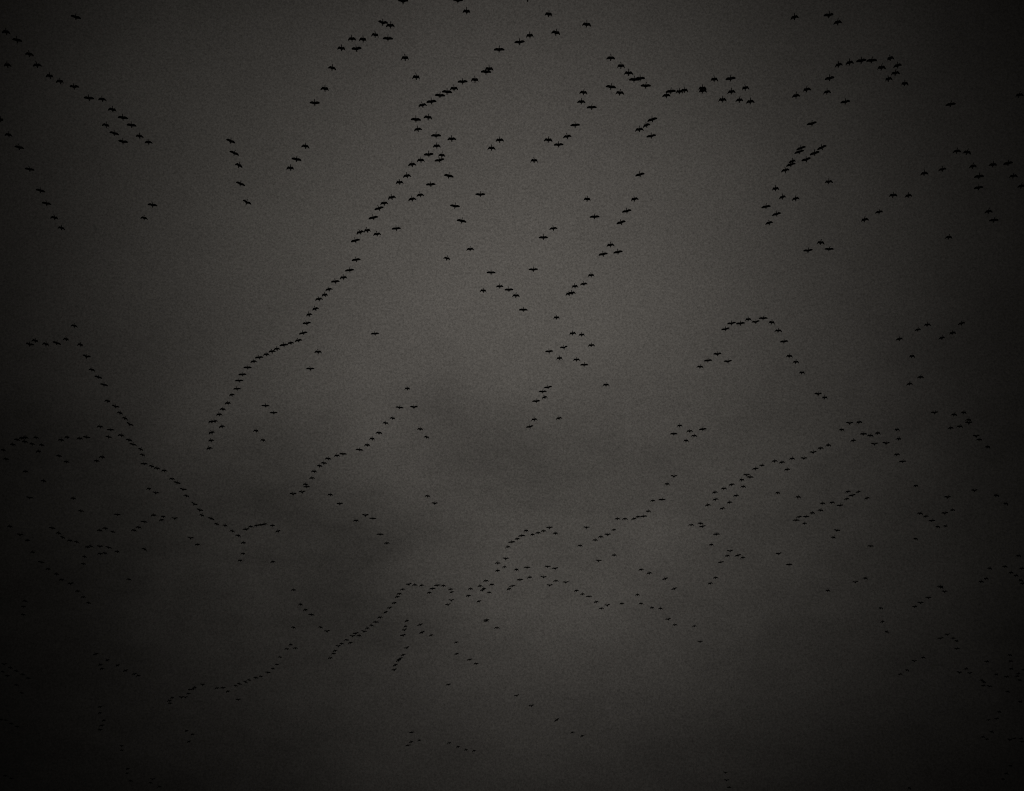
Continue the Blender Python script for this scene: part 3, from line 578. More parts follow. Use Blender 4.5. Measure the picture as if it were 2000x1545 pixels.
FAR_BIRDS = """\
-49.39 181.95 151.32 3.5 -3.0 6.3 M1
78.07 184.6 152.75 -1.0 0.4 8.5 D0
75.68 191.04 157.97 -1.0 0.4 3.2 U0
-40.48 181.32 150.0 1.5 -0.9 2.3 L2
-67.95 185.16 153.1 18.5 -12.5 3.4 D5
-52.13 190.29 156.98 -1.5 1.3 9.0 M4
76.99 186.13 153.54 4.0 -3.4 9.4 M1
-20.5 184.18 151.14 6.0 -3.9 1.0 D0
8.19 186.89 153.34 -6.5 4.3 3.1 D6
-66.3 183.56 150.6 20.6 -14.2 6.5 M1
3.84 184.3 150.98 -6.5 4.7 2.8 D4
80.94 190.16 155.62 3.5 -3.0 4.7 M4
-51.76 186.83 152.59 -6.5 4.3 3.7 M5
-53.84 192.3 156.94 -4.5 3.9 7.4 D6
60.92 188.56 153.79 -4.5 3.9 9.2 D5
80.42 188.99 153.97 -1.0 0.9 3.0 U1
-22.49 191.2 155.73 8.0 -5.6 2.1 D5
61.2 194.67 158.47 -1.0 0.9 3.4 U5
-67.81 190.64 154.96 21.1 -14.2 4.9 U4
30.51 195.81 158.84 -2.5 1.7 3.7 D1
-50.13 185.97 150.75 -9.5 6.9 5.6 M1
80.9 194.62 157.69 -2.5 2.1 2.8 D2
-71.62 187.26 151.74 4.5 -3.4 4.5 D3
3.23 195.48 158.3 -10.0 7.3 6.7 L5
79.41 195.1 157.74 -4.5 3.0 5.8 M4
-16.51 193.85 156.47 5.0 -3.9 8.7 D5
33.36 188.55 152.22 -4.5 3.4 9.0 L3
68.93 193.14 155.81 -0.5 0.4 1.7 D1
56.95 186.43 150.4 0.5 0.0 2.0 D1
-70.73 190.05 153.27 1.5 -0.9 2.3 L0
-44.55 188.0 151.41 6.0 -4.3 6.8 D0
32.09 195.0 156.92 -7.0 4.3 1.6 D2
-52.61 189.28 152.05 -10.0 8.6 9.6 D5
-23.12 187.87 150.84 5.5 -4.3 8.8 D3
63.73 188.42 151.23 -3.0 1.7 2.9 D0
29.68 198.4 158.99 -1.0 0.9 9.2 L0
64.04 197.03 157.86 -0.5 0.4 6.7 L0
-68.4 189.47 151.56 6.0 -3.9 8.1 D2
63.45 191.7 153.28 0.5 -0.4 4.8 D2
33.47 198.9 158.91 0.5 -0.4 1.4 D2
84.6 197.13 157.44 0.0 0.0 6.4 U2
-72.86 195.68 156.09 13.5 -8.6 1.3 M3
-15.32 194.52 155.17 9.0 -5.6 1.9 D0
-79.92 194.81 155.36 4.5 -3.0 2.9 D0
-76.65 195.27 155.7 7.0 -4.7 3.6 L4
-85.78 190.96 152.28 6.0 -3.9 7.9 M0
-84.64 192.7 153.63 6.0 -3.9 1.9 M6
-86.42 190.99 152.15 4.0 -3.0 5.5 M6
-77.71 194.99 155.21 6.5 -4.3 6.2 D6
-24.67 191.55 152.45 3.5 -2.6 7.3 D0
71.35 200.1 159.13 3.5 -2.6 7.9 M5
84.38 195.9 155.68 1.5 -0.9 1.9 M0
-88.53 194.06 154.21 10.5 -6.4 4.6 M0
-80.73 194.38 154.41 7.0 -4.7 6.8 M2
-67.95 192.57 152.95 15.0 -10.3 9.1 M3
-46.09 201.03 159.58 5.0 -3.0 6.7 D1
-54.3 195.86 155.44 -4.5 3.4 7.8 M5
59.74 190.05 150.87 -7.0 5.2 6.2 M6
32.01 199.58 158.32 2.5 -1.7 7.0 D1
-87.66 195.43 154.86 8.5 -6.0 7.2 M1
66.13 192.09 151.83 1.0 -0.9 5.2 U1
-86.82 196.77 155.37 6.0 -4.3 3.4 M6
66.96 200.81 158.48 -2.5 2.1 2.4 U1
-69.48 199.48 157.38 12.5 -8.6 6.4 L1
-89.42 194.88 153.75 7.0 -4.3 2.7 M5
-87.67 202.91 159.91 8.0 -4.7 2.5 M1
-26.03 195.72 154.29 3.5 -2.6 9.9 D5
56.58 194.73 153.49 -1.0 0.9 3.5 D0
85.13 195.11 153.41 1.5 -1.3 9.0 D0
-54.68 196.99 154.56 -8.0 6.4 8.1 M4
57.69 203.91 159.93 -6.0 3.9 3.7 D2
-67.99 199.77 156.49 21.6 -13.8 4.6 M6
-27.68 197.9 154.92 8.0 -5.2 6.2 L3
-94.58 202.94 158.76 10.0 -6.4 7.0 M6
-87.05 201.03 156.95 3.0 -1.7 6.3 D1
55.51 201.42 156.99 -6.0 3.9 5.1 U5
-31.31 202.63 157.6 3.0 -2.1 9.1 L3
71.36 202.98 157.74 -1.5 1.3 6.7 D3
-67.59 200.36 155.63 16.0 -9.9 1.2 D4
-32.43 202.92 157.44 -1.0 0.4 9.4 D5
-82.25 198.88 154.25 6.5 -3.9 1.1 M0
-73.2 195.8 151.62 8.5 -5.2 5.9 D6
55.17 207.32 160.13 -2.0 1.7 2.8 U6
51.78 202.8 156.65 0.5 -0.4 5.9 M4
-32.84 196.07 151.48 3.5 -2.1 8.1 D2
-92.69 200.99 155.15 8.5 -6.0 9.5 M5
-75.23 198.91 153.14 5.0 -3.0 5.6 M5
49.88 208.72 160.56 -6.5 4.7 4.2 D2
71.63 201.5 154.99 -1.0 0.9 1.6 L3
-82.96 204.64 157.3 4.0 -2.6 7.1 M0
49.05 199.86 153.57 -4.5 2.6 7.7 M4
-35.8 209.3 160.53 7.0 -4.7 9.9 M3
-66.96 200.3 153.53 1.0 -0.4 2.2 L6
47.24 208.06 159.04 2.0 -1.7 2.7 M5
-35.14 201.21 153.75 9.0 -6.0 9.7 M5
-68.23 208.79 159.38 13.0 -8.6 8.2 D2
-67.1 208.69 158.82 8.0 -5.6 6.8 D3
44.96 203.84 155.08 -6.0 4.3 8.7 M3
51.9 208.24 158.2 -4.0 3.0 9.8 M3
-62.99 200.15 151.89 3.0 -2.1 7.5 M1
-91.78 208.54 157.99 5.5 -3.4 3.9 M4
-37.28 208.33 157.83 -0.5 0.0 6.9 D2
44.99 212.38 160.02 2.5 -1.7 1.5 L2
31.0 212.09 159.44 -1.0 0.4 2.3 U5
45.04 209.8 157.59 1.0 -0.9 6.9 L0
-38.06 211.09 158.32 -3.0 1.7 3.3 M1
-65.49 213.88 160.2 9.5 -5.6 2.7 D6
42.49 205.43 153.72 -2.0 1.3 9.1 D1
-89.18 211.59 158.02 7.0 -4.7 7.2 M0
-64.12 213.03 158.66 16.0 -10.7 9.0 L6
29.09 208.84 155.26 -1.0 0.4 5.5 D0
-39.76 214.64 159.43 1.0 -0.9 4.9 D4
40.77 206.84 153.63 -10.5 6.4 4.8 D3
76.79 212.02 157.18 0.0 0.0 1.5 D1
44.58 215.04 159.16 -1.0 0.4 3.2 D4
-39.98 217.15 160.68 1.0 -0.4 1.1 L3
40.91 215.66 159.2 -0.5 0.4 5.5 D3
-68.76 211.64 156.22 3.0 -2.1 4.8 D0
-61.68 209.48 154.44 14.0 -8.2 4.2 U0
89.19 215.41 158.51 1.0 -0.9 7.1 U2
65.58 218.39 160.42 -5.0 2.6 1.8 D6
67.98 219.66 161.27 -9.0 5.2 1.3 M5
-39.37 209.82 154.07 -2.5 1.3 1.9 U2
38.86 214.3 157.32 -7.0 4.3 5.7 M1
50.34 212.1 155.57 1.0 -0.9 4.1 D0
-69.78 219.14 160.65 8.5 -5.2 3.6 U3
-41.7 213.24 156.1 1.0 -0.9 9.9 U2
-35.94 221.76 162.13 2.5 -1.7 6.9 D2
64.31 211.91 154.84 -10.5 6.9 7.4 L5
90.96 210.56 153.86 3.5 -2.1 10.0 D4
44.19 220.94 161.33 -9.0 5.6 5.9 D2
-61.25 211.01 154.08 18.5 -10.7 1.4 D3
-16.36 217.53 158.76 3.5 -2.6 6.9 D4
55.56 217.96 158.84 4.0 -2.6 6.6 D5
85.11 219.05 159.58 2.5 -1.7 8.9 U0
-94.2 219.01 159.4 10.5 -6.4 5.1 U0
69.28 219.07 159.38 -12.0 7.3 8.8 M0
-86.9 222.46 161.75 9.5 -5.6 6.9 D6
63.38 212.56 154.51 -7.0 4.3 3.8 M6
38.92 214.91 156.06 -10.0 6.0 4.8 D3
29.18 218.44 158.55 3.0 -2.1 6.2 L3
27.41 218.85 158.61 -5.0 2.6 1.4 M6
42.09 217.63 157.33 -8.0 5.2 7.3 M0
60.35 212.37 153.52 -3.5 2.1 4.5 D5
-15.47 225.42 162.63 3.5 -2.1 5.3 U0
58.89 213.62 154.21 -1.0 0.4 5.2 D5
93.25 212.78 153.58 7.5 -5.2 1.0 D0
-34.52 225.67 162.71 -1.0 0.4 8.7 U0
-60.55 214.55 154.68 24.1 -13.8 1.2 U1
38.05 219.1 157.74 -12.0 7.7 7.7 M2
65.07 223.55 160.8 -2.0 0.9 7.4 L5
41.83 224.59 160.82 -11.5 6.9 3.6 D3
-61.15 221.3 158.09 17.0 -10.7 9.4 U0
87.53 224.72 160.51 -1.5 0.9 1.1 D5
61.24 224.39 160.23 1.5 -0.9 6.6 D2
-85.89 225.28 160.67 9.0 -5.2 2.5 M3
26.93 223.76 159.55 1.5 -0.4 3.8 D5
58.86 222.1 157.96 1.0 -0.4 7.1 D6
83.3 217.86 154.93 -7.0 4.3 9.6 U6
79.97 221.95 157.76 4.5 -3.0 4.5 D2
-79.13 227.24 161.19 5.0 -3.4 6.1 L0
-61.61 225.27 159.64 16.5 -10.3 6.9 D4
-69.96 221.38 156.92 1.5 -0.9 6.5 D6
-28.33 218.98 155.21 0.0 -0.4 8.5 U1
25.8 222.28 157.32 -3.5 2.1 7.2 L1
83.19 228.07 161.37 -11.5 6.4 3.5 M2
-67.92 220.92 156.29 1.0 -0.9 2.4 M6
59.43 229.28 162.12 3.0 -1.7 1.4 L6
25.44 229.36 162.14 -7.0 4.3 9.9 M6
57.74 228.17 161.26 -5.0 3.0 5.9 M3
-27.27 222.56 157.0 2.0 -1.3 1.8 L6
-59.07 223.09 157.32 20.6 -12.5 8.1 L1
-66.01 222.12 156.64 -2.0 1.3 1.5 U5
20.47 220.8 155.67 0.5 -0.4 3.3 D6
22.19 223.2 157.35 -3.0 1.7 5.9 M2
24.48 228.42 160.99 -15.0 9.0 3.1 M2
-71.0 230.3 162.03 -5.5 3.9 5.7 M4
55.27 221.16 155.6 0.5 -0.4 2.9 L6
-31.27 228.06 160.29 0.0 -0.4 4.3 D3
84.6 229.12 161.03 -1.5 1.3 8.7 L3
-72.43 223.98 157.19 8.0 -4.7 2.0 L6
36.49 220.55 154.42 0.5 -0.4 3.8 D2
58.17 226.49 158.53 -6.0 3.9 1.2 M6
-59.95 231.38 161.78 14.0 -8.2 5.4 M2
-50.41 232.25 162.33 -5.0 3.0 3.5 D3
-50.78 230.35 160.83 -4.5 2.6 8.4 L2
36.37 231.43 161.55 -0.5 0.4 4.0 D3
-49.59 221.21 154.4 -5.5 3.4 1.5 M6
-48.26 229.68 160.24 -1.0 0.4 5.4 M0
-58.35 231.85 161.72 15.0 -9.0 6.8 M5
88.69 233.35 162.61 7.5 -4.7 3.3 M5
-97.54 221.6 154.44 4.0 -2.6 9.3 M1
37.8 226.52 157.8 -8.5 4.7 2.4 L5
-51.17 223.46 155.67 -4.5 2.6 1.3 M2
82.5 221.25 154.14 2.5 -1.3 6.0 D0
-73.32 224.17 156.0 10.5 -6.4 5.6 D6
15.27 234.2 162.83 -1.0 0.4 1.5 U6
7.25 220.92 153.62 -5.0 3.0 2.8 U4
-92.22 228.97 159.12 11.0 -6.4 7.8 L2
-80.49 226.07 157.05 7.5 -4.3 4.5 D3
-52.06 223.6 155.12 -3.0 1.7 3.1 L5
20.83 233.67 161.91 -4.5 3.0 5.2 M6
-73.41 222.09 153.86 9.0 -5.6 9.3 D4
-84.19 233.51 161.66 3.0 -1.7 9.0 D3
2.92 234.83 162.51 -2.5 1.3 9.3 D0
65.48 230.31 159.42 3.5 -2.1 5.1 U6
6.24 225.03 155.7 -3.5 1.7 2.0 D2
-54.98 224.9 155.59 8.5 -4.7 1.5 D4
-47.84 234.06 161.86 -10.5 6.4 5.0 D3
-79.43 227.72 157.36 15.5 -8.6 2.4 M6
5.16 226.48 156.26 -3.5 2.1 8.2 M0
-89.82 226.84 156.45 13.0 -7.7 9.1 M4
8.47 223.31 154.0 -2.5 1.3 9.1 D1
41.15 230.52 158.7 -1.0 0.9 8.5 L6
-25.98 225.62 155.34 1.5 -0.9 4.3 L1
4.25 235.71 162.12 -4.5 2.6 1.9 D1
18.7 223.81 153.98 -3.5 2.1 7.5 U5
-95.9 223.27 153.58 3.5 -2.1 8.3 U1
-54.75 229.41 157.58 11.0 -6.9 8.1 D2
1.9 225.86 155.16 -6.5 3.9 4.9 L1
17.6 227.5 156.0 -2.0 0.9 2.6 D4
-91.79 234.46 160.62 22.1 -12.5 7.4 M0
65.9 235.31 161.17 12.0 -7.7 9.0 M6
-63.83 227.87 155.94 4.5 -2.1 2.9 U5
81.81 232.96 159.26 5.0 -3.0 2.7 D0
1.0 225.23 153.98 -6.0 3.9 7.6 M5
17.18 237.43 161.93 -2.5 1.3 5.7 D2
-99.64 236.47 161.23 0.0 0.0 8.8 M0
-88.6 230.56 157.17 9.0 -5.2 7.9 D5
-86.63 228.98 155.8 11.0 -6.0 2.7 M2
-0.05 225.83 153.65 -5.5 3.4 7.3 L6
-52.56 225.65 153.33 -2.0 1.3 5.7 D4
-24.64 226.66 153.95 -0.5 0.4 4.2 D6
-64.99 238.25 161.37 0.5 -0.4 3.9 D3
40.48 234.24 158.65 -4.5 3.0 9.1 D0
14.17 239.86 162.18 0.0 0.0 5.5 D4
73.95 237.9 160.77 1.0 -0.9 2.2 L0
-83.9 229.79 155.32 9.0 -4.7 2.6 M2
-83.83 234.59 158.42 0.5 -0.4 9.6 U5
-0.87 237.27 160.13 -9.0 4.7 3.4 D5
-86.49 235.03 158.61 4.5 -2.6 5.7 M0
-81.08 232.01 156.48 17.5 -9.5 1.8 L2
-72.93 229.37 154.32 28.6 -16.3 5.4 M2
43.35 229.79 154.16 -9.0 4.7 2.1 U4
-80.75 236.76 158.66 7.0 -4.3 8.7 D4
-97.31 235.15 157.43 5.5 -3.0 4.6 D0
-85.17 242.21 161.87 10.0 -5.6 4.5 D6
-55.12 237.61 158.73 1.5 -0.9 1.3 D0
-85.36 240.11 160.35 1.0 -0.9 4.0 D2
55.13 239.29 159.78 -5.0 2.6 8.6 U2
21.26 241.15 160.68 -1.5 0.9 8.6 D4
45.14 231.72 154.42 -14.5 8.6 7.1 L6
102.96 235.77 156.99 5.5 -3.0 6.7 D4
43.12 232.47 154.79 -9.0 5.2 3.9 D5
-84.86 230.39 153.22 12.0 -6.0 2.3 M6
48.64 244.56 162.34 -9.5 5.2 5.1 M0
-1.27 231.26 153.3 -0.5 0.4 6.8 U5
-56.14 240.23 158.78 -3.0 1.7 6.7 D0
17.9 240.34 158.75 6.0 -3.4 3.3 U3
-48.35 235.13 155.14 -14.5 8.2 1.4 M2
-97.57 241.16 158.97 8.5 -4.7 2.1 L4
43.94 244.84 161.35 -12.0 6.4 1.8 L1
-2.92 238.55 157.01 1.0 -0.9 5.6 D3
-88.62 240.75 158.28 11.0 -6.0 3.5 M5
57.2 240.57 157.98 -4.5 3.0 8.6 L4
99.94 236.5 154.9 6.0 -3.4 4.5 M2
7.35 240.08 157.13 2.5 -1.3 5.9 U3
-1.55 245.32 160.48 -4.5 2.6 1.3 D1
3.12 241.04 157.6 0.5 0.0 4.4 L0
101.14 247.3 161.43 9.0 -5.2 2.5 M2
105.66 242.01 158.0 -0.5 0.4 5.4 M1
8.83 238.27 155.55 -3.0 1.7 7.9 U0
-96.4 242.96 158.44 2.5 -1.3 4.1 D4
26.51 239.98 156.4 -11.5 6.4 5.0 M0
0.92 241.94 157.64 0.5 -0.4 9.9 D1
-2.97 240.77 156.64 -4.0 2.6 7.0 M1
104.19 244.35 158.47 7.0 -3.9 8.6 M4
27.79 236.98 153.59 -7.0 3.9 8.7 D3
-93.27 239.83 155.19 6.5 -3.9 6.7 M5
102.36 238.26 153.84 4.5 -2.6 8.8 D6
6.56 245.0 157.75 -0.5 0.0 2.1 U4
3.63 239.17 154.01 -6.5 4.3 8.6 D4
42.65 246.08 158.27 -6.5 3.4 4.4 D3
72.65 241.53 155.29 3.5 -2.1 4.2 D4
99.08 245.58 157.77 3.5 -1.7 4.5 D6
32.42 248.45 159.55 -18.5 11.2 9.9 L2
-78.36 240.38 154.29 13.5 -7.3 3.7 M4
-93.21 243.38 156.08 1.0 -0.4 3.1 D2
1.64 242.63 155.59 -1.0 0.4 8.6 L2
104.25 240.98 154.46 7.0 -4.3 4.8 D0
8.91 238.58 152.78 -5.0 2.6 3.3 M2
-5.58 251.76 161.13 -4.0 2.1 8.0 D3
98.12 246.12 157.36 2.5 -1.3 5.7 D3
71.68 245.53 156.85 -4.5 2.6 1.4 U3
11.56 252.71 161.36 0.0 0.0 7.1 U0
41.28 245.1 156.31 -14.0 7.7 5.5 D4
104.74 241.4 153.93 4.0 -1.7 2.7 M3
-92.14 245.74 156.59 -2.5 1.3 6.6 U2
-21.88 249.7 158.92 -7.5 3.9 7.7 U2
-4.15 244.16 155.44 -5.0 3.0 9.8 D4
-19.98 242.2 154.1 -4.5 2.6 6.9 M2
-16.0 251.89 160.11 -4.0 2.1 9.9 L3
-19.1 249.11 158.34 -9.0 5.2 5.7 M1
7.91 247.28 157.16 -3.0 1.7 2.7 U5
-14.44 248.28 157.71 2.5 -0.9 2.0 D5
0.05 249.41 158.38 -8.5 4.3 1.4 L6
-6.51 240.01 152.47 -10.0 5.6 7.4 M2
89.31 246.0 156.14 2.5 -1.3 1.9 L0
88.48 243.35 154.25 10.0 -5.6 5.5 M2
-17.12 253.85 160.51 -6.0 3.4 9.1 L1
-5.96 249.47 157.74 -9.5 4.7 4.7 M1
34.17 248.64 157.22 -20.1 10.7 5.6 L0
-8.54 243.52 153.97 -3.0 1.7 5.7 D4
-0.64 247.44 156.39 -13.5 8.2 8.2 D5
-13.12 252.58 159.56 -9.5 5.2 3.9 M2
-22.71 245.25 154.94 -3.5 2.1 1.3 D6
-47.08 254.89 160.78 1.5 -0.9 6.2 D3
-6.28 250.78 158.17 -7.0 3.4 1.2 M3
13.61 250.3 157.78 -8.5 4.7 9.6 M4
65.48 245.15 154.57 1.0 -0.4 3.0 D4
-93.45 254.55 160.3 3.5 -1.7 3.8 D6
91.06 248.78 156.57 2.5 -1.3 4.8 U3
-13.1 256.82 161.44 -13.5 7.3 1.6 M5
-4.88 252.98 159.0 5.5 -3.0 3.0 D5
-17.45 249.57 156.82 -7.0 3.9 8.1 M1
-23.34 245.27 153.86 -7.5 4.3 4.4 D2
14.81 248.74 155.96 -6.5 3.9 4.3 M6
26.36 248.86 155.85 -6.5 3.4 4.6 D0
-9.18 249.76 156.17 -10.0 6.0 9.2 D3
16.0 246.5 154.01 -3.0 1.3 3.6 L0
-23.99 247.94 154.82 -13.0 6.9 1.2 M1
-91.98 254.5 158.78 3.5 -1.7 1.8 D6
89.87 256.0 159.53 0.0 0.0 6.0 U6
-13.16 257.24 159.63 -4.5 2.6 2.4 U5
-102.98 251.4 155.9 4.5 -2.6 6.7 M2
-7.23 259.82 160.97 -15.0 8.2 5.5 M3
18.09 255.82 158.39 -11.0 6.0 9.5 M4
-92.37 259.6 160.46 12.5 -6.4 6.3 M1
86.59 252.06 155.85 -1.0 0.9 5.6 U6
-24.48 247.82 153.23 -10.0 5.6 5.6 D2
23.77 257.36 158.92 -5.5 3.0 7.9 M5
27.61 254.79 157.36 -8.5 4.7 3.8 D0
-45.63 257.05 158.52 3.5 -1.7 8.0 D1
-13.79 256.76 158.21 -5.0 2.6 2.0 U2
20.71 259.09 159.53 -11.5 6.0 7.8 U5
-103.29 252.03 154.91 3.0 -1.7 3.0 M5
85.61 253.41 155.72 7.0 -3.9 4.2 M3
30.46 259.53 159.19 -7.5 3.9 8.9 D1
-26.93 262.13 160.69 -16.5 8.6 2.6 U6
79.65 257.98 158.15 6.0 -3.0 4.2 D5
19.36 258.71 158.52 -2.5 1.3 5.2 D3
31.5 253.32 155.25 -1.0 0.4 6.7 D0
-43.66 252.6 154.46 -5.0 2.6 6.5 D5
-26.4 249.88 152.27 -21.1 11.2 1.4 M1
-106.9 261.82 158.88 5.0 -2.6 2.4 M4
-42.72 254.96 154.73 9.5 -5.2 6.7 L6
-28.02 254.72 153.9 -8.0 4.7 5.5 D3
34.16 262.28 157.96 -9.5 4.7 6.2 U0
-5.64 265.13 159.47 -4.0 2.1 8.0 L0
-23.32 266.15 159.83 -17.5 9.9 6.3 M1
-5.71 263.2 158.02 -3.5 2.1 1.3 D6
82.3 267.1 160.17 -10.0 5.2 7.7 M5
-29.98 264.52 158.58 0.5 0.0 10.0 L1
-19.7 258.28 154.23 -17.0 9.0 1.8 L3
35.26 260.89 155.72 -3.0 1.7 4.1 D5
-31.1 267.16 159.31 4.0 -2.1 6.7 D0
40.13 265.03 157.87 -2.5 1.3 2.9 M6
-23.72 269.07 160.19 -11.5 6.0 2.1 D0
-42.86 269.81 160.4 13.0 -6.9 8.4 M1
-47.75 263.51 156.63 13.5 -7.3 9.7 D4
-3.23 259.18 153.97 -1.0 0.4 9.7 D2
-31.37 261.66 155.36 -7.0 3.4 2.8 D1
-23.8 266.76 157.86 -18.5 9.9 5.4 U5
-39.88 260.21 153.72 -6.5 3.4 5.6 U5
-32.11 262.09 154.73 5.5 -2.6 3.7 U1
82.4 265.84 156.91 14.5 -7.7 3.2 D0
-19.77 265.47 156.53 -23.1 13.3 7.8 L5
-33.58 259.67 152.86 -7.5 3.9 9.8 U3
97.54 270.9 159.1 -0.5 0.4 2.0 U2
-17.7 265.53 155.9 -19.6 9.9 1.4 M2
-23.52 261.05 153.21 -15.0 7.7 7.3 U0
-32.88 260.58 152.88 9.0 -4.3 5.0 D2
-34.37 260.86 152.93 -1.5 0.9 1.6 U6
94.31 266.76 155.82 -4.0 1.7 7.7 L5
97.52 268.01 156.54 6.5 -3.0 2.0 M3
-36.39 267.49 155.8 1.5 -0.9 8.1 D2
100.64 274.83 159.77 14.5 -8.2 6.8 M5
41.96 270.9 157.28 -1.0 0.4 3.3 U1
-12.48 272.57 158.15 -15.0 7.3 1.2 M1
-35.28 265.48 153.96 -10.0 5.2 2.7 D6
-38.59 275.52 159.48 7.5 -3.9 7.1 M5
-49.93 274.89 158.86 4.0 -1.7 7.7 D1
-38.9 272.5 157.13 -7.5 3.4 4.2 U1
-23.5 271.72 156.2 -19.6 10.3 4.3 U1
-46.84 263.74 151.63 3.0 -1.7 2.0 D6
101.91 279.25 160.33 0.5 -0.4 4.6 L1
-50.0 271.17 155.65 -1.0 0.4 5.5 D2
-39.7 273.68 156.61 -14.0 6.9 6.6 M1
-39.07 267.59 152.49 -9.0 4.7 5.0 M0
-12.75 281.08 160.01 -15.0 8.2 8.7 M1
-94.28 276.94 157.64 -18.5 9.9 1.0 L6
-24.85 279.14 158.64 -25.6 13.8 5.6 M0
112.47 276.4 157.05 6.0 -3.0 5.6 D2
-50.6 267.35 151.47 6.0 -2.6 1.1 D1
94.42 281.4 159.22 6.0 -2.6 2.5 D3
-41.51 279.95 158.29 -8.5 4.3 7.1 D3
-24.52 268.35 151.64 -24.6 12.9 3.9 L4
-9.77 282.36 159.22 -15.5 8.2 8.8 L4
-91.65 277.82 156.54 -17.5 9.9 8.3 M5
-25.33 273.23 153.87 -20.6 11.2 6.9 M3
93.07 283.72 159.59 0.5 -0.4 5.3 U2
114.6 282.27 158.78 5.0 -2.1 5.8 D6
104.89 271.16 152.53 6.5 -3.0 7.1 M0
-7.94 271.39 152.09 -8.5 4.3 6.2 D3
-113.73 275.17 154.04 6.5 -3.0 3.2 U2
-90.77 271.18 151.77 -17.0 8.6 2.6 M4
-53.86 281.77 157.63 5.5 -2.6 3.0 D5
-25.74 271.05 151.58 -23.6 12.5 5.8 M3
-87.65 273.39 152.79 -18.0 9.9 5.1 M5
-110.85 272.21 151.57 12.0 -5.6 5.6 M0
-94.79 284.85 158.29 -15.5 8.2 7.1 M1
-55.32 285.08 158.39 5.0 -2.6 6.0 M6
116.07 286.5 159.17 12.0 -6.0 6.6 M4
100.35 272.38 151.37 -2.5 1.3 8.5 M1
119.12 287.17 159.26 2.0 -0.9 2.7 M0
-26.15 273.34 151.59 -16.5 8.6 8.0 U1
87.04 271.84 150.77 9.0 -4.7 1.4 D1
-87.4 278.91 154.52 -21.1 10.7 2.1 L0
-113.22 281.76 155.96 14.5 -6.9 8.8 M5
-118.04 286.17 158.2 3.0 -1.3 2.5 M2
-56.43 285.27 157.53 9.5 -4.7 7.6 L2
99.33 273.88 151.25 9.5 -4.3 4.4 U2
105.37 284.1 156.72 -4.0 2.1 1.4 U0
113.96 278.13 153.31 -6.5 3.0 3.9 M0
-114.0 287.9 158.48 8.5 -3.9 7.1 M1
-86.82 284.01 156.36 -13.0 6.4 1.2 U3
86.07 274.23 151.04 1.0 -0.4 1.2 D6
108.39 276.7 152.36 15.5 -8.2 2.4 M6
-85.89 284.26 156.2 -14.0 6.9 4.4 M2
-114.96 281.85 154.81 5.5 -2.6 7.2 M3
111.5 273.11 149.97 7.5 -3.4 4.1 M4
-57.02 281.13 154.26 1.0 -0.4 1.3 D0
110.43 276.14 151.47 11.0 -6.0 8.4 M3
-59.51 287.63 157.43 17.0 -8.2 9.7 M3
-109.46 280.14 153.29 5.0 -2.6 8.9 M0
-59.43 280.2 152.83 13.0 -6.0 5.8 D1
116.32 284.07 154.92 11.5 -5.6 1.4 M2
108.53 286.46 156.17 10.5 -5.2 4.0 M2
-60.11 279.99 152.25 25.6 -11.2 4.0 M1
104.57 275.04 149.55 10.0 -5.2 5.1 M0
-62.78 286.0 154.97 19.6 -9.5 7.5 M3
-14.33 280.14 151.65 -16.0 7.7 5.5 L4
-71.09 285.28 154.38 -1.0 0.9 6.3 U5
-110.17 276.16 149.45 5.5 -2.6 6.0 M6
105.87 279.19 150.89 2.5 -1.3 4.8 M0
-62.66 282.02 152.38 10.5 -4.3 3.5 M6
111.22 289.65 156.27 5.0 -2.6 2.3 U6
-71.85 282.17 152.04 -10.0 4.7 4.3 D1
-65.62 282.47 152.09 -5.0 2.1 6.0 L0
-68.38 288.6 155.29 -5.5 2.6 7.0 D6
-73.01 285.08 153.18 -9.5 4.7 4.3 M1
-76.14 294.09 157.82 -5.5 2.6 2.4 M6
-65.82 289.08 154.71 -13.5 6.4 4.6 D6
112.38 282.78 151.35 13.5 -6.4 2.5 M2
-114.12 290.44 155.01 10.0 -4.3 3.3 M5
-76.3 294.37 156.94 -7.5 3.4 4.1 M4
1.1 294.91 156.62 -12.0 5.6 6.3 U2
-77.48 296.5 157.06 1.0 -0.4 4.2 U3
-77.17 291.93 154.64 1.0 -0.9 9.3 U2
-80.08 295.09 156.22 -9.5 4.7 3.5 D0
-64.14 293.3 154.78 -1.0 0.4 6.6 U0
-77.75 284.26 149.81 -8.0 3.4 4.6 M4
115.85 285.69 150.31 13.5 -6.9 5.5 M1
-80.13 294.01 154.26 0.5 0.0 9.7 M0
4.37 283.4 148.06 -16.0 7.3 8.3 U5
-93.38 284.8 148.56 -11.0 4.7 2.7 M0
114.13 295.24 152.65 1.5 -0.4 9.3 M2
-97.92 299.59 154.61 -7.0 3.0 1.2 M4
114.32 298.16 152.41 5.5 -2.1 4.0 M3
-121.33 300.6 153.37 5.5 -2.1 1.8 M6
10.42 295.35 150.64 -37.1 18.9 6.4 L3
113.79 302.07 154.03 -5.5 2.1 1.2 M5
-121.74 304.18 155.03 5.5 -2.1 1.5 M5
-97.21 301.54 153.64 -14.5 6.9 2.4 M1
-114.68 290.3 147.18 6.0 -2.6 7.9 M6
-95.31 294.8 148.98 -17.0 7.7 4.1 L6
-116.35 298.64 150.6 5.5 -2.1 6.9 M2
-95.23 293.87 147.43 -8.0 3.9 6.6 M3
-77.74 303.81 152.07 -16.0 7.7 8.0 M6
113.18 300.28 150.09 15.5 -7.3 7.4 M2
-23.61 300.02 149.8 -10.5 5.2 9.5 L0
14.29 300.65 150.11 -22.6 9.5 1.9 M2
-73.64 293.96 146.32 -14.0 6.4 6.7 M0
16.97 308.66 153.15 -27.1 12.0 6.6 M4
111.11 301.15 149.21 8.0 -3.9 6.0 M4
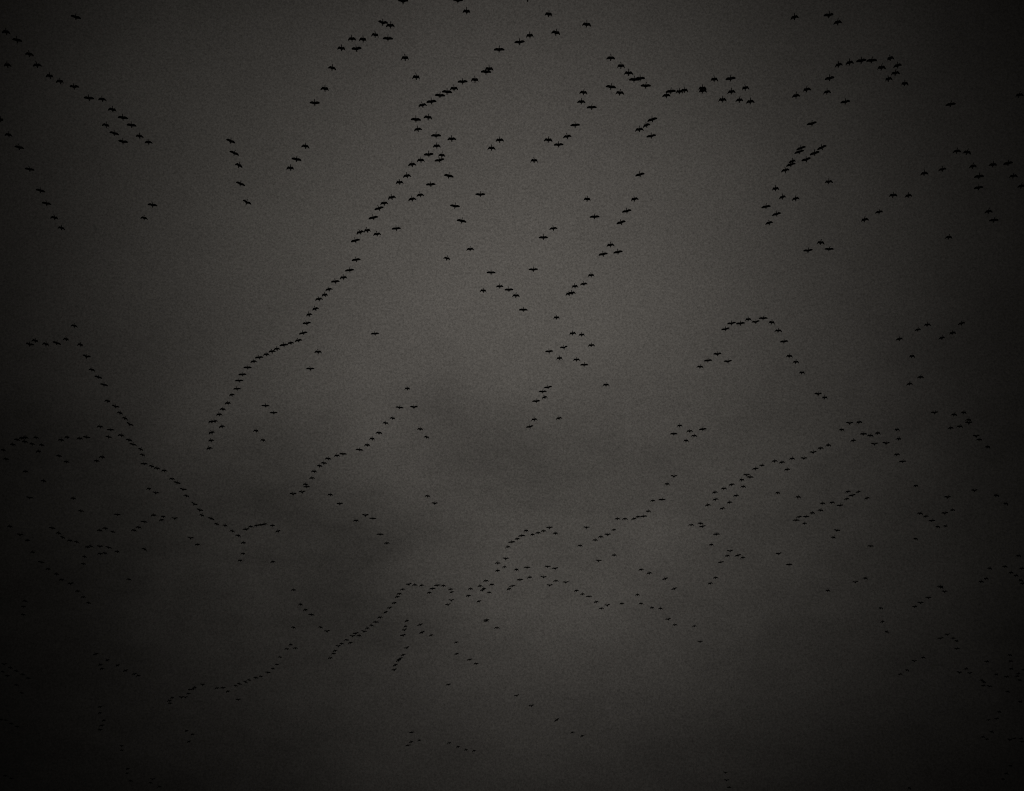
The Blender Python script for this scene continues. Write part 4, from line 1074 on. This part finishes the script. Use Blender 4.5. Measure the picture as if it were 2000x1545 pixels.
117.72 299.21 147.87 3.5 -1.7 2.3 M5
122.81 308.08 152.2 7.0 -3.4 8.0 M2
114.09 306.94 151.44 4.0 -1.7 3.2 M3
115.72 296.94 146.39 16.5 -8.2 9.2 U3
-21.8 301.54 148.54 -10.5 4.3 3.9 D0
-77.17 305.64 150.18 -21.1 9.0 1.1 M3
122.02 305.9 150.3 12.5 -5.6 4.2 M3
-23.78 301.22 147.94 -15.0 6.9 9.3 M5
-15.15 309.73 151.83 -11.5 4.3 1.3 D5
-24.58 302.78 147.85 -13.0 5.2 3.1 L6
-92.24 302.84 147.72 1.5 -0.4 3.5 M3
-12.61 299.3 145.81 -22.1 9.9 6.1 M6
-11.18 313.47 151.84 -10.5 4.3 7.9 D1
-94.59 311.6 150.82 -5.5 2.1 3.5 M3
-9.26 312.66 151.21 -24.1 9.9 3.2 M4
120.51 312.85 147.42 20.1 -9.0 5.1 M6
-90.92 306.69 143.76 -16.5 7.7 9.0 M6
52.42 318.67 148.28 0.0 0.4 5.0 U1
-95.64 322.99 150.15 -17.5 7.7 3.7 M0
116.88 307.25 142.83 10.5 -4.7 9.2 M2
-119.96 307.99 142.61 2.5 -0.9 7.6 M1
-121.02 314.86 145.07 -6.5 2.6 4.6 M5
121.97 323.66 148.93 6.5 -2.6 7.4 M0
-87.59 317.44 146.04 5.5 -2.1 2.8 U0
50.64 307.46 141.22 3.0 -0.9 5.5 U3
-93.59 320.17 146.85 -1.5 0.9 7.6 M2
-85.44 308.82 141.22 7.0 -2.6 2.0 M1
-85.97 318.97 144.82 -8.5 3.4 1.0 M4
51.78 311.99 141.52 0.0 0.0 7.6 M0
96.96 319.52 144.73 16.0 -6.9 8.6 D0
"""

def place(yaw, bank, pitch):
    return Matrix.Rotation(math.pi + R(yaw), 4, "Z") @ Matrix.Rotation(R(pitch), 4, "X") @ Matrix.Rotation(R(bank), 4, "Y")

for line in BIRDS.splitlines():
    nums, label = line.split("|")
    x, y, z, yaw, bank, pitch, pose = nums.split()
    o = bpy.data.objects.new("flying_bird", POSES[pose])
    col.objects.link(o)
    o.matrix_world = Matrix.Translation((float(x), float(y), float(z))) @ place(float(yaw), float(bank), float(pitch))
    o["label"] = label
    o["category"] = "bird"
    o["group"] = "black birds flying in lines overhead"

# the farther half of the flock, past the three hundred nearest birds
verts, faces = [], []
for line in FAR_BIRDS.splitlines():
    x, y, z, yaw, bank, pitch, pose = line.split()
    m = Matrix.Translation((float(x), float(y), float(z))) @ place(float(yaw), float(bank), float(pitch))
    n0 = len(verts)
    src = POSES[pose]
    verts += [tuple(m @ v.co) for v in src.vertices]
    faces += [tuple(n0 + i for i in p.vertices) for p in src.polygons]
me = bpy.data.meshes.new("distant_flock")
me.from_pydata(verts, [], faces)
for p in me.polygons: p.use_smooth = True
me.materials.append(PLUMAGE)
o = bpy.data.objects.new("distant_flock", me)
col.objects.link(o)
o["kind"] = "stuff"
o["label"] = "hundreds of tiny black birds in winding lines across the lower sky"
o["category"] = "bird flock"
